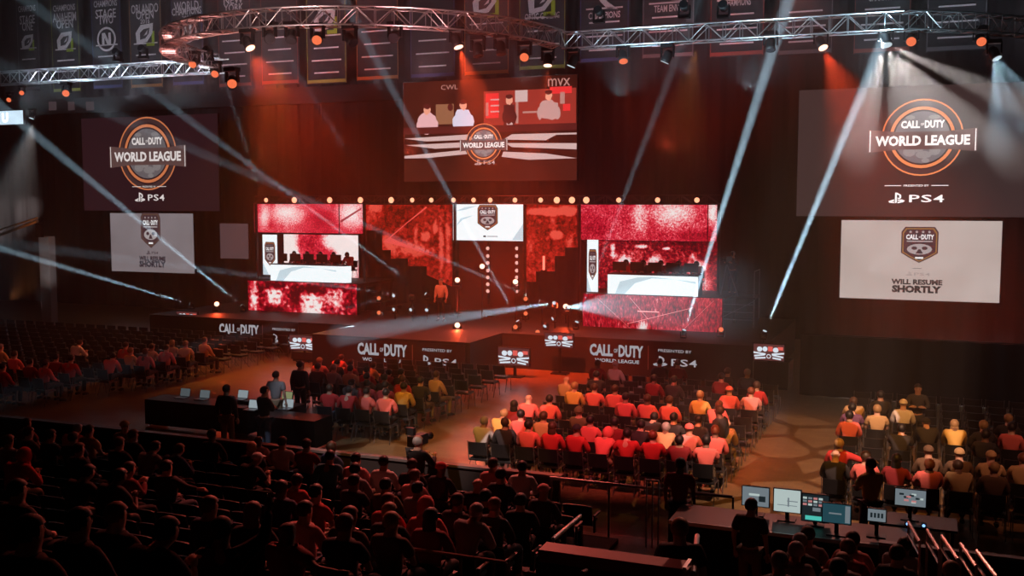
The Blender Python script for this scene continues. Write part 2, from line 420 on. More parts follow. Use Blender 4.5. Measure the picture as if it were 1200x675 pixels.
def hair_mesh(style, hd):
    m = MB(); H = mat('hair_base', (.03, .02, .015), .6); c = hd + Vector((0, -.008, .03))
    if style in ('short', 'long', 'headset'):
        m.ell(c, (.099, .118, .108), H, 14, 10, keep=lambda v: v.z > .045 or v.y < -.01 + v.z * .3 and v.z > -.075)
        if style == 'long':
            m.ell(hd + Vector((0, -.055, -.09)), (.095, .06, .17), H, 12, 8, keep=lambda v: v.y < .03)
        if style == 'headset':
            K = mat('headset_plastic', (.02, .02, .02), .4)
            m.tube([c + Vector((.1 * math.sin(a), 0, .105 * math.cos(a))) for a in [R(-90 + 18 * i) for i in range(11)]], .012, K, 6)
            for sd in (-1, 1): m.ell(hd + Vector((.092 * sd, 0, .005)), (.025, .042, .048), K, 10, 6)
    elif style == 'cap':
        m.ell(c + Vector((0, 0, -.0)), (.102, .12, .1), H, 14, 10, keep=lambda v: v.z > .0)
        m.add([(-.07, hd.y + .09, hd.z + .035), (.07, hd.y + .09, hd.z + .035), (.05, hd.y + .175, hd.z + .02), (-.05, hd.y + .175, hd.z + .02),
               (-.07, hd.y + .09, hd.z + .043), (.07, hd.y + .09, hd.z + .043), (.05, hd.y + .175, hd.z + .028), (-.05, hd.y + .175, hd.z + .028)],
              [(3, 2, 1, 0), (4, 5, 6, 7), (0, 1, 5, 4), (1, 2, 6, 5), (2, 3, 7, 6), (3, 0, 4, 7)], H)
    elif style == 'beanie':
        m.ell(c + Vector((0, -.005, .01)), (.106, .122, .116), H, 14, 10, keep=lambda v: v.z > -.01)
        m.tube([c + Vector((.09 * math.cos(a), -.005 + .108 * math.sin(a), .0)) for a in [R(30 * i) for i in range(13)]], .014, H, 6)
    elif style == 'hood':
        m.ell(hd + Vector((0, -.018, .015)), (.12, .138, .148), H, 14, 12, keep=lambda v: v.y < .07 or v.z > .095)
        m.ell(hd + Vector((0, -.035, -.125)), (.125, .1, .075), H, 14, 8)
    elif style == 'bun':
        m.ell(c, (.099, .118, .108), H, 14, 10, keep=lambda v: v.z > .045 or v.y < -.01 + v.z * .3 and v.z > -.075)
        m.ell(c + Vector((0, -.06, .1)), (.045, .045, .04), H, 10, 7)
    return m.mesh({'hood': 'hood', 'cap': 'cap', 'beanie': 'beanie'}.get(style, 'hair'), True)
PM = {}; HM = {}
def pm(kind, ls):
    if (kind, ls) not in PM: PM[(kind, ls)] = person_meshes(kind, ls)
    return PM[(kind, ls)]
HAIRC = {'black': (.012, .01, .01), 'brown': (.06, .03, .016), 'fair': (.35, .22, .1), 'grey': (.3, .28, .27), 'auburn': (.16, .05, .02)}
CLOTH = {'coral': (.75, .16, .14), 'red': (.5, .03, .03), 'dark red': (.22, .015, .02), 'pink': (.75, .35, .34), 'white': (.72, .7, .68), 'grey': (.3, .3, .31), 'black': (.016, .016, .02),
         'dark': (.03, .028, .03), 'tan': (.5, .34, .17), 'yellow': (.68, .45, .12), 'navy': (.03, .04, .1), 'blue': (.1, .2, .45), 'olive': (.13, .12, .05), 'brown': (.12, .07, .04), 'purple': (.16, .07, .16), 'teal': (.05, .2, .25)}
TRS = [mat('trousers_denim', (.04, .05, .08), .8), mat('trousers_black', (.018, .018, .02), .8), mat('trousers_khaki', (.2, .15, .09), .8)]
def cloth(c): return mat('cloth_' + c.replace(' ', '_'), CLOTH[c], .85, bump=.15)
pcount = [0]
def setm(o, m):
    o.material_slots[0].link = 'OBJECT'; o.material_slots[0].material = m
def person(loc, label, kind='sit', col='dark', style='short', hc='brown', rz=0., sk=None, ls=None, group='seated audience', tr=None, size=1.):
    pcount[0] += 1
    if ls is None: ls = rnd.random() < .6
    if style == 'hood': ls = True
    P = pm(kind, ls)
    t = thing('person', loc, label, 'person', group, rz); t.scale = (size,) * 3
    b = link('body', P['body'], t); setm(b, SKIN[rnd.choice([0, 0, 0, 1, 1, 2]) if sk is None else sk])
    s = link('shirt', P['shirt'], t); setm(s, cloth(col)); s.name = 'hoodie' if style == 'hood' else 'shirt'
    q = link('trousers', P['trousers'], t); setm(q, rnd.choice(TRS) if tr is None else TRS[tr])
    if style != 'bald':
        k = (style, kind)
        if k not in HM: HM[k] = hair_mesh(style, P['head'])
        nm = {'hood': 'hood', 'cap': 'cap', 'beanie': 'beanie'}.get(style, 'hair')
        h = link(nm, HM[k], t); turn = 0
        if style in ('hood', 'cap', 'beanie'): setm(h, cloth(hc if hc in CLOTH else col))
        else: setm(h, mat('hair_' + hc, HAIRC.get(hc, HAIRC['brown']), .55))
        if style in ('hood', 'cap', 'beanie') and False: pass
    return t
HDESC = {'short': '{h} hair', 'long': 'long {h} hair', 'cap': '{h} cap', 'beanie': '{h} beanie', 'hood': 'hood up', 'bald': 'shaved head', 'bun': '{h} hair in a bun', 'headset': 'a headset'}
# ------------------------------------------------------------------ the audience, each sitter by the place he or she takes in the hall
# head position in the photograph, clothes, head, hair or hat colour, pose
FLOOR = [
 # centre block
 (690,424,'maroon','short','brown','sit'),(705,427,'white','cap','white','sit'),(671,443,'tan','bald','','sit'),(665,455,'yellow','short','fair','sit'),
 (683,456,'coral','short','brown','sit'),(635,467,'coral','bald','','sit'),(657,469,'coral','short','black','sit'),(712,461,'coral','short','brown','sit'),
 (727,467,'coral','short','black','sit'),(746,467,'coral','short','brown','sit'),(765,468,'coral','short','brown','sit'),(757,444,'maroon','short','black','sit'),
 (645,487,'tan','short','brown','sit'),(668,484,'olive','beanie','olive','sit_slouch'),(617,484,'coral','short','black','sit'),(648,499,'red','long','brown','sit'),
 (595,511,'coral','short','black','sit'),(617,514,'red','cap','black','sit'),(637,517,'coral','hood','coral','sit_lean'),(668,520,'red','short','black','sit_turn'),
 (690,505,'coral','short','black','sit'),(711,503,'maroon','short','black','sit'),(772,507,'tan','short','grey','sit_lean'),(793,509,'pink','cap','coral','sit'),
 (742,528,'red','short','auburn','sit'),(714,528,'maroon','short','black','sit_slouch'),(820,463,'yellow','short','fair','sit'),(840,461,'coral','cap','coral','sit'),
 (837,474,'coral','short','auburn','sit_lean'),(858,461,'pink','short','auburn','sit'),(875,453,'red','short','brown','sit'),(838,441,'maroon','short','black','sit'),
 (857,437,'dark','short','brown','sit'),(874,438,'navy','short','grey','sit'),(880,500,'tan','bald','','sit_lean'),(815,526,'coral','short','black','sit'),
 (837,524,'coral','short','auburn','sit'),(857,526,'dark','bald','','sit'),(834,543,'coral','short','brown','sit'),(884,541,'red','short','fair','sit_arm'),
 (772,445,'dark','short','black','sit'),(700,443,'dark','short','black','sit'),(800,428,'maroon','short','black','sit'),(780,420,'dark','short','black','sit'),
 (622,535,'dark','short','brown','sit'),(700,545,'dark','short','black','sit_phone'),(765,545,'dark','short','black','sit'),(790,553,'maroon','long','black','sit'),(860,508,'dark','short','black','sit'),(812,500,'dark','short','black','sit_lean'),
 # right block
 (985,470,'tan','short','brown','sit_lean'),(987,484,'coral','short','black','sit'),(1009,482,'purple','short','black','sit'),(1029,480,'tan','short','fair','sit'),(1057,474,'white','cap','white','sit'),
 (1082,492,'dark','cap','black','sit_lean'),(1107,499,'yellow','long','fair','sit_lean'),(1127,496,'dark','short','fair','sit'),(1149,500,'coral','short','black','sit'),(1184,495,'dark','short','fair','sit'),
 (1076,546,'coral','short','auburn','sit_slouch'),(1089,532,'brown','cap','brown','sit'),(1113,532,'brown','cap','tan','sit'),(1106,548,'tan','short','brown','sit_lean'),(1140,535,'tan','cap','tan','sit'),
 (1172,539,'tan','short','auburn','sit'),(1195,538,'tan','short','brown','sit'),(1185,560,'brown','short','fair','sit'),(1040,462,'dark','short','black','sit'),(1168,512,'dark','short','black','sit'),(1062,500,'dark','short','black','sit_phone'),
 # block left of the centre aisle
 (379,426,'pink','cap','tan','sit'),(394,431,'grey','short','grey','sit'),(420,439,'red','short','black','sit'),(433,449,'maroon','short','black','sit'),(452,441,'dark','short','black','sit'),
 (409,452,'dark','short','black','sit_phone'),(376,456,'red','short','brown','sit'),(396,463,'red','short','black','sit_turn'),(477,448,'red','short','brown','sit'),(494,455,'yellow','short','black','sit'),(512,458,'coral','short','black','sit'),
 (520,443,'tan','short','brown','sit'),(467,478,'coral','short','black','sit'),(498,479,'yellow','short','fair','sit_lean'),(480,489,'white','short','grey','sit_phone'),(430,470,'maroon','short','black','sit'),(455,463,'dark','short','black','sit'),(443,482,'maroon','long','black','sit'),
 # far left block
 (6,406,'tan','short','grey','sit'),(9,417,'coral','short','brown','sit'),(80,401,'white','short','brown','sit_lean'),(149,407,'coral','short','brown','sit_turn'),(139,422,'coral','short','black','sit_lean'),
 (160,422,'coral','short','auburn','sit_turn'),(171,437,'coral','short','brown','sit_turn'),(105,440,'red','short','black','sit'),(118,446,'red','short','black','sit_turn'),(199,422,'yellow','short','fair','sit'),
 (213,422,'coral','short','brown','sit_turn'),(253,408,'yellow','short','fair','sit'),(263,408,'tan','short','brown','sit'),(273,408,'tan','short','fair','sit'),(264,422,'coral','short','brown','sit'),
 (281,423,'coral','short','brown','sit_lean'),(70,450,'white','short','black','sit_lean'),(60,422,'maroon','short','black','sit'),(36,438,'maroon','short','black','sit'),(245,422,'tan','short','brown','sit'),(228,432,'brown','short','brown','sit'),
 (185,448,'tan','short','black','sit'),(22,452,'maroon','short','brown','sit_lean'),(150,455,'brown','short','black','sit'),(40,470,'maroon','short','black','sit'),(90,466,'dark','short','brown','sit'),(110,478,'maroon','short','black','sit_lean'),(20,482,'dark','short','brown','sit'),(65,484,'grey','short','black','sit'),(150,475,'dark','short','black','sit_phone'),(5,465,'navy','short','brown','sit'),(130,488,'dark','short','black','sit'),(85,492,'maroon','short','brown','sit'),(180,470,'yellow','short','brown','sit_lean'),
]
STAND = [
 (20,533,'red','hood','red','sit_lean'),(78,529,'dark','short','brown','sit'),(135,523,'dark','short','brown','sit'),(175,520,'grey','short','black','sit_lean'),(205,528,'navy','short','brown','sit_lean'),
 (199,546,'dark','short','black','sit_arm'),(131,603,'dark','short','auburn','sit'),(226,600,'navy','short','auburn','sit'),(179,628,'dark','short','black','sit_lean'),(105,513,'navy','short','brown','sit'),
 (30,516,'grey','short','brown','sit'),(68,503,'coral','short','grey','sit_lean'),(110,504,'tan','short','brown','sit'),(127,502,'grey','cap','tan','sit'),(28,500,'maroon','short','brown','sit'),
 (296,526,'dark','short','fair','sit'),(305,523,'pink','bald','','sit'),(316,520,'white','short','brown','sit'),(269,540,'dark','cap','white','sit_lean'),(331,573,'navy','short','brown','sit'),
 (350,516,'maroon','short','brown','sit'),(373,519,'blue','short','brown','sit'),(386,540,'teal','short','black','sit_turn'),(357,566,'red','short','black','sit_lean'),(379,578,'red','short','black','sit'),
 (398,556,'grey','short','black','sit'),(428,540,'pink','short','black','sit'),(444,547,'white','short','black','sit'),(429,566,'dark','short','black','sit'),(465,567,'olive','short','black','sit'),
 (483,551,'dark','short','brown','sit'),(513,552,'dark','cap','red','sit'),(501,563,'pink','short','auburn','sit'),(511,574,'grey','short','black','sit'),(457,591,'red','short','auburn','sit'),
 (487,595,'coral','hood','coral','sit'),(528,612,'maroon','long','black','sit'),(277,607,'dark','long','auburn','sit'),(373,606,'pink','short','brown','sit'),(396,638,'dark','short','auburn','sit'),
 (402,663,'maroon','bald','','sit_arm'),(543,664,'brown','short','fair','sit'),(572,556,'dark','short','black','sit'),(589,548,'pink','short','brown','sit'),(600,551,'white','short','black','sit'),
 (625,572,'dark','cap','pink','sit'),(621,592,'black','short','black','sit'),(553,571,'dark','bald','','sit'),(556,592,'dark','short','black','sit'),(588,618,'grey','short','grey','sit_lean'),(585,634,'dark','short','auburn','sit'),
 (594,586,'dark','short','black','sit'),(470,660,'brown','short','auburn','sit_turn'),(575,662,'dark','short','fair','sit'),
 (40,625,'dark','short','black','sit'),
 (150,555,'maroon','short','brown','sit_phone'),(110,560,'dark','short','black','sit_lean'),(60,555,'dark','short','black','sit_lean'),(240,515,'dark','short','brown','sit'),(150,517,'dark','short','brown','sit'),(90,512,'dark','short','black','sit'),
 (48,512,'brown','short','brown','sit'),(12,575,'dark','short','black','sit'),(60,665,'dark','short','black','sit'),(240,655,'dark','short','black','sit_hands_up'),
]
NEAR = [
 (845,622,'dark','short','grey','sit'),(876,636,'grey','short','grey','sit_lean'),(905,634,'grey','short','brown','sit'),(944,626,'pink','short','black','sit'),(1001,645,'red','short','auburn','sit'),
 (1027,633,'grey','short','black','sit_lean'),(986,634,'grey','bald','','sit'),(908,656,'dark','short','grey','sit'),(955,655,'pink','short','black','sit_phone'),(1128,672,'dark','short','fair','sit'),(1045,655,'dark','short','black','sit'),
]
CLOTH['maroon'] = CLOTH['dark red']
seated = []
def nochair(bn, p):      # kept clear for the laptop tables and the camera
    return (bn == 'middle' and p.y < 25.2 and p.x < -14.6) or (bn == 'left' and p.x > -22 + (29 - p.y) * -.45 and p.y < 29)
def nearest_floor(px, py):
    p = onZ(px, py, 1.24); best = None
    for bn, b in BLK_DEF.items():
        for r, y in enumerate(b['rows']):
            for c in range(b['n']):
                if (bn, r, c) in taken or nochair(bn, block_seat(bn, r, c)): continue
                q = block_seat(bn, r, c); d = (p.x - q.x) ** 2 + (p.y - q.y) ** 2
                if best is None or d < best[0]: best = (d, bn, r, c)
    return best
def seat_pos(sec, r, c):
    s = TIERSEC[sec]; return Vector((s['x0'] + c * s['p'], ROWS[r], ZR[r]))
def nearest_stand(sec, px, py):
    s = TIERSEC[sec]; best = None; nc = int((s['x1'] - s['x0']) / s['p']) + 1
    for r in range(s['r0'], s['r1']):
        p = onZ(px, py, ZR[r] + 1.24)
        for c in range(nc):
            if (sec, r, c) in taken: continue
            q = seat_pos(sec, r, c); d = (p.x - q.x) ** 2 + (p.y - q.y) ** 2
            if best is None or d < best[0]: best = (d, sec, r, c)
    return best
for e in FLOOR:
    d, bn, r, c = nearest_floor(e[0], e[1]); taken[(bn, r, c)] = e; seated.append((bn, r, c, e))
for sec, L in (('stand', STAND), ('near', NEAR)):
    for e in L:
        d, bn, r, c = nearest_stand(sec, e[0], e[1]); taken[(bn, r, c)] = e; seated.append((bn, r, c, e))
byrow = {}
for bn, r, c, e in seated: byrow.setdefault((bn, r), []).append(c)
GROUPN = {'centre': 'audience in the centre floor block', 'right': 'audience in the right floor block', 'middle': 'audience in the left-centre floor block', 'left': 'audience in the far left floor block',
          'stand': 'audience in the near left stand', 'near': 'audience in the near right stand'}
PLACE = {'centre': 'the centre floor block', 'right': 'the right floor block', 'middle': 'the left-centre floor block', 'left': 'the far left block', 'stand': 'the left stand', 'near': 'the right stand'}
def ordin(k, n):
    if n == 1: return 'alone'
    if k == n - 1 and n > 2: return 'rightmost'
    if k == 0: return 'leftmost'
    return ORD[k] + ' from left'
for bn, r, c, e in seated:
    cs = sorted(byrow[(bn, r)]); k = cs.index(c)
    px, py, col, st, hc, kind = e
    cc = 'black' if col == 'dark' else col
    gar = 'hooded top' if st == 'hood' else 'shirt'
    hh = {'cap': ' and %s cap' % hc, 'beanie': ' and beanie', 'long': ', long hair', 'bald': ', shaved head'}.get(st, '')
    if st == 'cap': hh = ' and cap'
    row = ORD[r] if bn not in ('near',) else ORD[r - 3]
    up = 'row up' if bn in ('stand', 'near') else 'row back'
    lab = 'person in %s %s%s, %s, %s %s in %s' % (cc, gar, hh, ordin(k, len(cs)), row, up, PLACE[bn])
    if len(lab.split()) > 16: lab = lab.replace(hh, '')
    p = seat_pos(bn, r, c) if bn in TIERSEC else block_seat(bn, r, c)
    person(p + Vector((0, .02, .045)), lab, kind, col, st, hc or 'brown', rz=R(rnd.uniform(-14, 14)), group=GROUPN[bn])

# chairs
def low_chair(mb, p):
    M4 = Matrix.Translation(p)
    mb.box((-.22, -.2, .42), (.22, .22, .49), PAD, M4); mb.box((-.21, -.28, .56), (.21, -.23, .87), PAD, M4)
    for sx in (-1, 1): mb.tube([M4 @ Vector((.225 * sx, .24, 0)), M4 @ Vector((.225 * sx, -.2, .43)), M4 @ Vector((.225 * sx, -.25, 0))], .012, FR, 3, cap=False)
allc = []
for bn, b in BLK_DEF.items():
    for r in range(len(b['rows'])):
        for c in range(b['n']):
            p = block_seat(bn, r, c)
            v = p - CL; cx = v.x * math.cos(R(22)) + v.y * math.sin(R(22)); cd = -v.x * math.sin(R(22)) + v.y * math.cos(R(22))
            px = 600 + 1200 * cx / cd
            if -20 < px < 1220 and not nochair(bn, p): allc.append((cd, bn, r, c, p))
allc.sort(key=lambda t: t[0])
stuff = MB(); first = True
for i, (cd, bn, r, c, p) in enumerate(allc):
    if i < 300:
        lab = 'black chair, %s seat from left, %s row back in %s' % (ORD[c], ORD[r], PLACE[bn]); g = 'chairs in ' + PLACE[bn]
        if first: chair0.location = p; chair0['label'] = lab; chair0['group'] = g; first = False
        else: dup(chair0, p, R(rnd.uniform(-2, 2)), lab, g)
    else: low_chair(stuff, p)
tag(stuff.build('floor_chairs'), 'rows of black chairs in the far left block, beyond the nearest ones', 'chairs', kind='stuff')
alls = []
for sec, s in TIERSEC.items():
    nc = int((s['x1'] - s['x0']) / s['p']) + 1
    for r in range(s['r0'], s['r1']):
        for c in range(nc):
            p = seat_pos(sec, r, c); v = p + Vector((0, 0, .9)) - CL
            cx = v.x * math.cos(R(22)) + v.y * math.sin(R(22)); cd = -v.x * math.sin(R(22)) + v.y * math.cos(R(22))
            if cd < 3: continue
            px = 600 + 1200 * cx / cd; py = 235 + 1200 * -v.z / cd
            if -20 < px < 1215 and py < 690: alls.append((cd, sec, r, c, p))
alls.sort(key=lambda t: t[0]); first = True; stuff = MB()
for i, (cd, sec, r, c, p) in enumerate(alls):
    if i < 300:
        lab = 'dark stadium seat, %s from left, %s row up in %s' % ((ORD[c] if c < 30 else 'number %d' % (c + 1)), ORD[r - TIERSEC[sec]['r0']], PLACE[sec]); g = 'seats in ' + PLACE[sec]
        if first: seat0.location = p; seat0['label'] = lab; seat0['group'] = g; first = False
        else: dup(seat0, p, 0, lab, g)
    else:
        M4 = Matrix.Translation(p); S = mat('stadium_plastic', (0, 0, 0))
        stuff.box((-.22, -.14, .40), (.22, .26, .45), S, M4); stuff.box((-.262, -.28, .42), (.262, -.22, .79), S, M4)
tag(stuff.build('stadium_seats'), 'farther dark stadium seats in the lowest rows of the left stand', 'seats', kind='stuff')
print('chairs', len(allc), 'seats', len(alls), 'people', pcount[0])
# ------------------------------------------------------------------ stage
def zat(px, py, Y): return onY(px, py, Y).z
def xat(px, py, Y): return onY(px, py, Y).x
def quad(px0, py0, px1, py1, Y):
    xm = (px0 + px1) / 2
    return xat(px0, (py0 + py1) / 2, Y), xat(px1, (py0 + py1) / 2, Y), zat(xm, py1, Y), zat(xm, py0, Y)
HZ = 1.55     # screens are set this much brighter than they read through the haze
def E_(name, col, s=1., sample=False): return emi(name, col, s * HZ, sample)
WH = E_('print_white', (.5, .5, .52), .42)
m = MB(); DECK = 1.3
ST = mat('stage_deck', (.010, .010, .011), .6)
def stage_piece(name, x0, x1, y0, y1, lab):
    t = thing(name, ((x0 + x1) / 2, y0, 0), lab, 'stage')
    a = (x1 - x0) / 2
    MB().box((-a, 0, DECK - .06), (a, y1 - y0, DECK), ST).build('deck', t)
    f = MB(); f.box((-a, .02, 0), (a, .05, DECK - .06), BLK); f.box((-a, .05, 0), (-a + .03, y1 - y0, DECK - .06), BLK); f.box((a - .03, .05, 0), (a, y1 - y0, DECK - .06), BLK); f.build('skirt', t)
    return t
stage_piece('stage_platform', -20.9, -14.5, 32, 34.9, 'black stage thrust in the middle carrying the centre sponsor banner')
stage_piece('stage_platform', -31, -4.9, 34.9, 43.5, 'wide black main stage under the red video walls')
def letters_cod(p, x, z, w, h, m, lay=3, sub=True, subm=None):
    p.text('CALL', x - w * .265, z, w * .42, h, m, lay, .045); p.text('OF', x + w * .0, z, w * .07, h * .34, m, lay, .02); p.text('DUTY', x + w * .27, z, w * .44, h, m, lay, .045)
    if sub: p.text('WORLD LEAGUE', x + w * .02, z - h * .85, w * .8, h * .3, subm or m, lay, .03)
def letters_ps(p, x, z, w, h, m, lay=3):
    s = h; o = x - w * .5 + s * .75
    p.flat([(o - s * .14, z - s * .5), (o + s * .03, z - s * .42), (o + s * .03, z + s * .5), (o - s * .14, z + s * .5)], m, lay)
    p.flat([(o + s * .03, z + s * .5), (o + s * .03, z + s * .33), (o + s * .22, z + s * .24), (o + s * .24, z + s * .0), (o + s * .08, z + s * .04), (o + s * .08, z - s * .08), (o + s * .32, z - s * .1), (o + s * .42, z + s * .08), (o + s * .38, z + s * .3)], m, lay)
    p.flat([(o - s * .2, z - s * .12), (o - s * .2, z - s * .26), (o - s * .46, z - s * .34), (o - s * .2, z - s * .36), (o - s * .2, z - s * .48), (o - s * .62, z - s * .44), (o - s * .72, z - s * .3)], m, lay)
    p.flat([(o + s * .09, z - s * .16), (o + s * .5, z - s * .14), (o + s * .74, z - s * .26), (o + s * .6, z - s * .38), (o + s * .09, z - s * .5), (o + s * .09, z - s * .38), (o + s * .4, z - s * .28), (o + s * .09, z - s * .26)], m, lay)
    x0 = x - w * .5 + s * 1.85; lw = (x + w * .5 - x0) / 3.3
    for i, c in enumerate('PS4'): p.text(c, x0 + lw * (.5 + 1.15 * i), z - s * .05, lw, s * .68, m, lay, .01)
CLOTHB = mat('banner_cloth', (.014, .013, .015), .7)
LET = E_('backlit_letters', (.36, .36, .39), .62)  # emissive: the letters glow by themselves as backlit signage
def fascia(px0, py0, px1, py1, Y, lab, tx, tw, div, ps, pw):
    x0, x1, z0, z1 = quad(px0, py0, px1, py1, Y)
    z0 = max(.04, z0); z1 = min(z1, DECK - .02)
    t = thing('stage_banner', ((x0 + x1) / 2, Y - .04, 0), lab, 'banner', 'sponsor banners on the stage front')
    MB().box((x0 - (x0 + x1) / 2, 0, z0), (x1 - (x0 + x1) / 2, .03, z1), CLOTHB).build('cloth', t)
    p = Pic(); xc = (x0 + x1) / 2
    sc_ = (xat(tx + tw / 2, 415, Y) - xat(tx - tw / 2, 415, Y)); k = sc_ / 2.0
    letters_cod(p, xat(tx, 415, Y) - xc, .88, sc_, .42 * k, LET, 2, True, LET)
    p.rect(xat(div, 415, Y) - xc, .7, .03, .85, mat('banner_grey', (.25, .25, .26), .6), 2)
    pwd = xat(ps + pw / 2, 415, Y) - xat(ps - pw / 2, 415, Y)
    p.text('PRESENTED BY', xat(ps, 415, Y) - xc, .98, pwd * .75, .1, LET, 2, .01)
    letters_ps(p, xat(ps, 415, Y) - xc, .6, pwd, .36, LET, 2)
    p.build('lettering', t)
fascia(391, 400, 546, 455, 31.98, 'black sponsor banner across the middle stage thrust', 448, 60, 484, 513, 46)
fascia(688, 398, 880, 455, 34.88, 'black sponsor banner on the right stage front below the red wall', 722, 65, 760, 791, 52)
fascia(250, 370, 350, 402, 34.86, 'black sponsor banner on the left stage front, partly behind a camera box', 281, 48, 309, 334, 36)

def soft(p, U, V, spots): p.spots = spots
RED = [(.0, (.05, 0, .004)), (.38, (.16, .0, .01)), (.5, (.75, .01, .03)), (.6, (.9, .06, .1)), (.72, (1., .5, .52)), (1, (1, .9, .9))]
def ledm(n, *a, **k): return led(n, *a, **k)
SA = [(.36, (.26, .0, .01)), (.47, (.62, .008, .03)), (.57, (.88, .05, .09)), (.66, (1, .4, .42)), (.80, (1, .88, .86))]
SB = [(.38, (.03, 0, .002)), (.5, (.18, .0, .008)), (.58, (.6, .01, .02)), (.67, (.95, .15, .17)), (.78, (1, .8, .8))]
SC = [(.36, (.07, 0, .003)), (.48, (.38, .0, .012)), (.58, (.78, .02, .045)), (.68, (1, .4, .4)), (.8, (1, .9, .88))]
SD = [(.38, (.05, 0, .0)), (.5, (.28, .008, .004)), (.58, (.52, .012, .008)), (.72, (.85, .09, .06))]
LEDA = ledm('led_crowd_bright', SA, 16, 5, .95, (1, 1, 1), 0, .7)
LEDD = ledm('led_crowd_dim', SD, 5, 6, .9, (1, 1, 1), 3, .7, .4)
def video(name, px0, py0, px1, py1, Y, mats, lab, parts=None, cat='video wall', thick=.12, group=None):
    x0, x1, z0, z1 = quad(px0, py0, px1, py1, Y); xc = (x0 + x1) / 2
    t = thing(name, (xc, Y, z0), lab, cat, group)
    a = (x1 - x0) / 2; h = z1 - z0
    MB().box((-a - .03, .01, -.03), (a + .03, thick, h + .03), BLK).build('housing', t)
    def U(px): return xat(px, (py0 + py1) / 2, Y) - xc
    def V(py, px=None): return zat((px0 + px1) / 2 if px is None else px, py, Y) - z0
    if isinstance(mats, tuple):
        kk = abs(U(px0 + 1) - U(px0)); mats = led(*mats[:-1], spots=[(U(x), V(y), rx * kk, ry * kk, am) for x, y, rx, ry, am in mats[-1]])
    p = Pic(); p.flat([(-a, 0), (a, 0), (a, h), (-a, h)], mats, 0)
    if parts: parts(p, U, V, a, h)
    p.build('picture', t); return t
WHP = E_('screen_white', (.80, .88, .90), .78, True)
WHS = E_('screen_pale_blue', (.52, .66, .72), .72)
PINK = E_('screen_pink', (1, .62, .6), .8)
def beam_glow(p, U, V, x, y, w, h, m):   # lit haze shapes shown in the crowd footage
    p.flat([(U(x - w * .2), V(y)), (U(x + w * .2), V(y)), (U(x + w * .5), V(y + h)), (U(x - w * .5), V(y + h))][::-1], m, 1)
PALE = ledm('led_footage_light', [(.3, (.85, .2, .22)), (.5, (1, .6, .58)), (.65, (.95, .8, .78)), (.9, (1, .95, .93))], 10, 8, 1., (1, 1, 1), 2, .8)
def blob(p, U, V, x, y, rx, ry, m, lay=1, n=20):
    r_ = random.Random(int(x * 7 + y * 13)); k = abs(U(x + 1) - U(x))
    pts = []
    for i in range(n):
        t = 2 * math.pi * i / n; q = 1 + r_.uniform(-.12, .12)
        pts.append((U(x) + rx * k * q * math.cos(t), V(y) + ry * k * q * math.sin(t)))
    p.flat(pts, m, lay)
# left player block
def top_l(p, U, V, a, h):
    p.flat([(U(397), 0), (U(398.2), 0), (U(398.2), h), (U(397), h)], BLK, 3)
    p.flat([(U(399), V(258)), (U(424), V(243)), (U(424), V(245)), (U(399), V(261))], E_('footage_maroon', (.25, .02, .03)), 3)
video('video_display', 298, 238, 425, 273, 39.6, ('led_strip_left', SA, 17, 5, .95, (1, 1, 1), 0, .72, 0., [(309, 252, 7, 17, .16), (336, 249, 22, 11, .2), (345, 262, 30, 14, .05), (412, 250, 16, 16, .24), (300, 242, 14, 10, -.06), (375, 262, 20, 16, -.06)]), 'wide bright red crowd video strip above the left players desk', top_l)
def mid_l(p, U, V, a, h):
    p.flat([(U(307), 0), (U(333), 0), (U(333), h), (U(307), h)], BLK, 2)
video('video_display', 318, 275, 420, 333, 41.2, ('led_back_left', SA, 15, 5, .95, (1, 1, 1), 7, .72, 0., [(337, 285, 12, 22, .5), (340, 300, 12, 8, .3), (413, 285, 18, 20, .5), (392, 281, 14, 10, .4), (412, 318, 12, 14, .2), (398, 300, 9, 8, .15), (366, 288, 14, 22, -.05)]), 'red and white video wall directly behind the left players', mid_l)
FS = lambda x, y, r, am: [(x, y, r * .95, r * 1.25, am), (x, y - r * .95, r, r * .5, -am * 1.1), (x - r * .35, y - r * .1, r * .3, r * .16, -am * .7), (x + r * .35, y - r * .1, r * .3, r * .16, -am * .7), (x, y + r * .5, r * .35, r * .16, -am * .7), (x + r * .1, y + r * .15, r * .15, r * .2, -am * .5)]
video('video_display', 291, 331, 418, 379, 38, ('led_faces', SC, 6, 5, .92, (1, 1, 1), 9, .5, .3, FS(322, 346, 10, .36) + FS(366, 352, 13, .42) + FS(393, 345, 10, .26) + [(298, 352, 5, 22, .2), (322, 366, 12, 9, -.2), (348, 372, 12, 6, .16), (366, 376, 18, 8, .14), (345, 345, 7, 16, -.14), (410, 355, 8, 18, -.1), (306, 340, 8, 10, -.1), (404, 370, 14, 2, .2)]), 'low red video wall of cheering faces below the left desk')
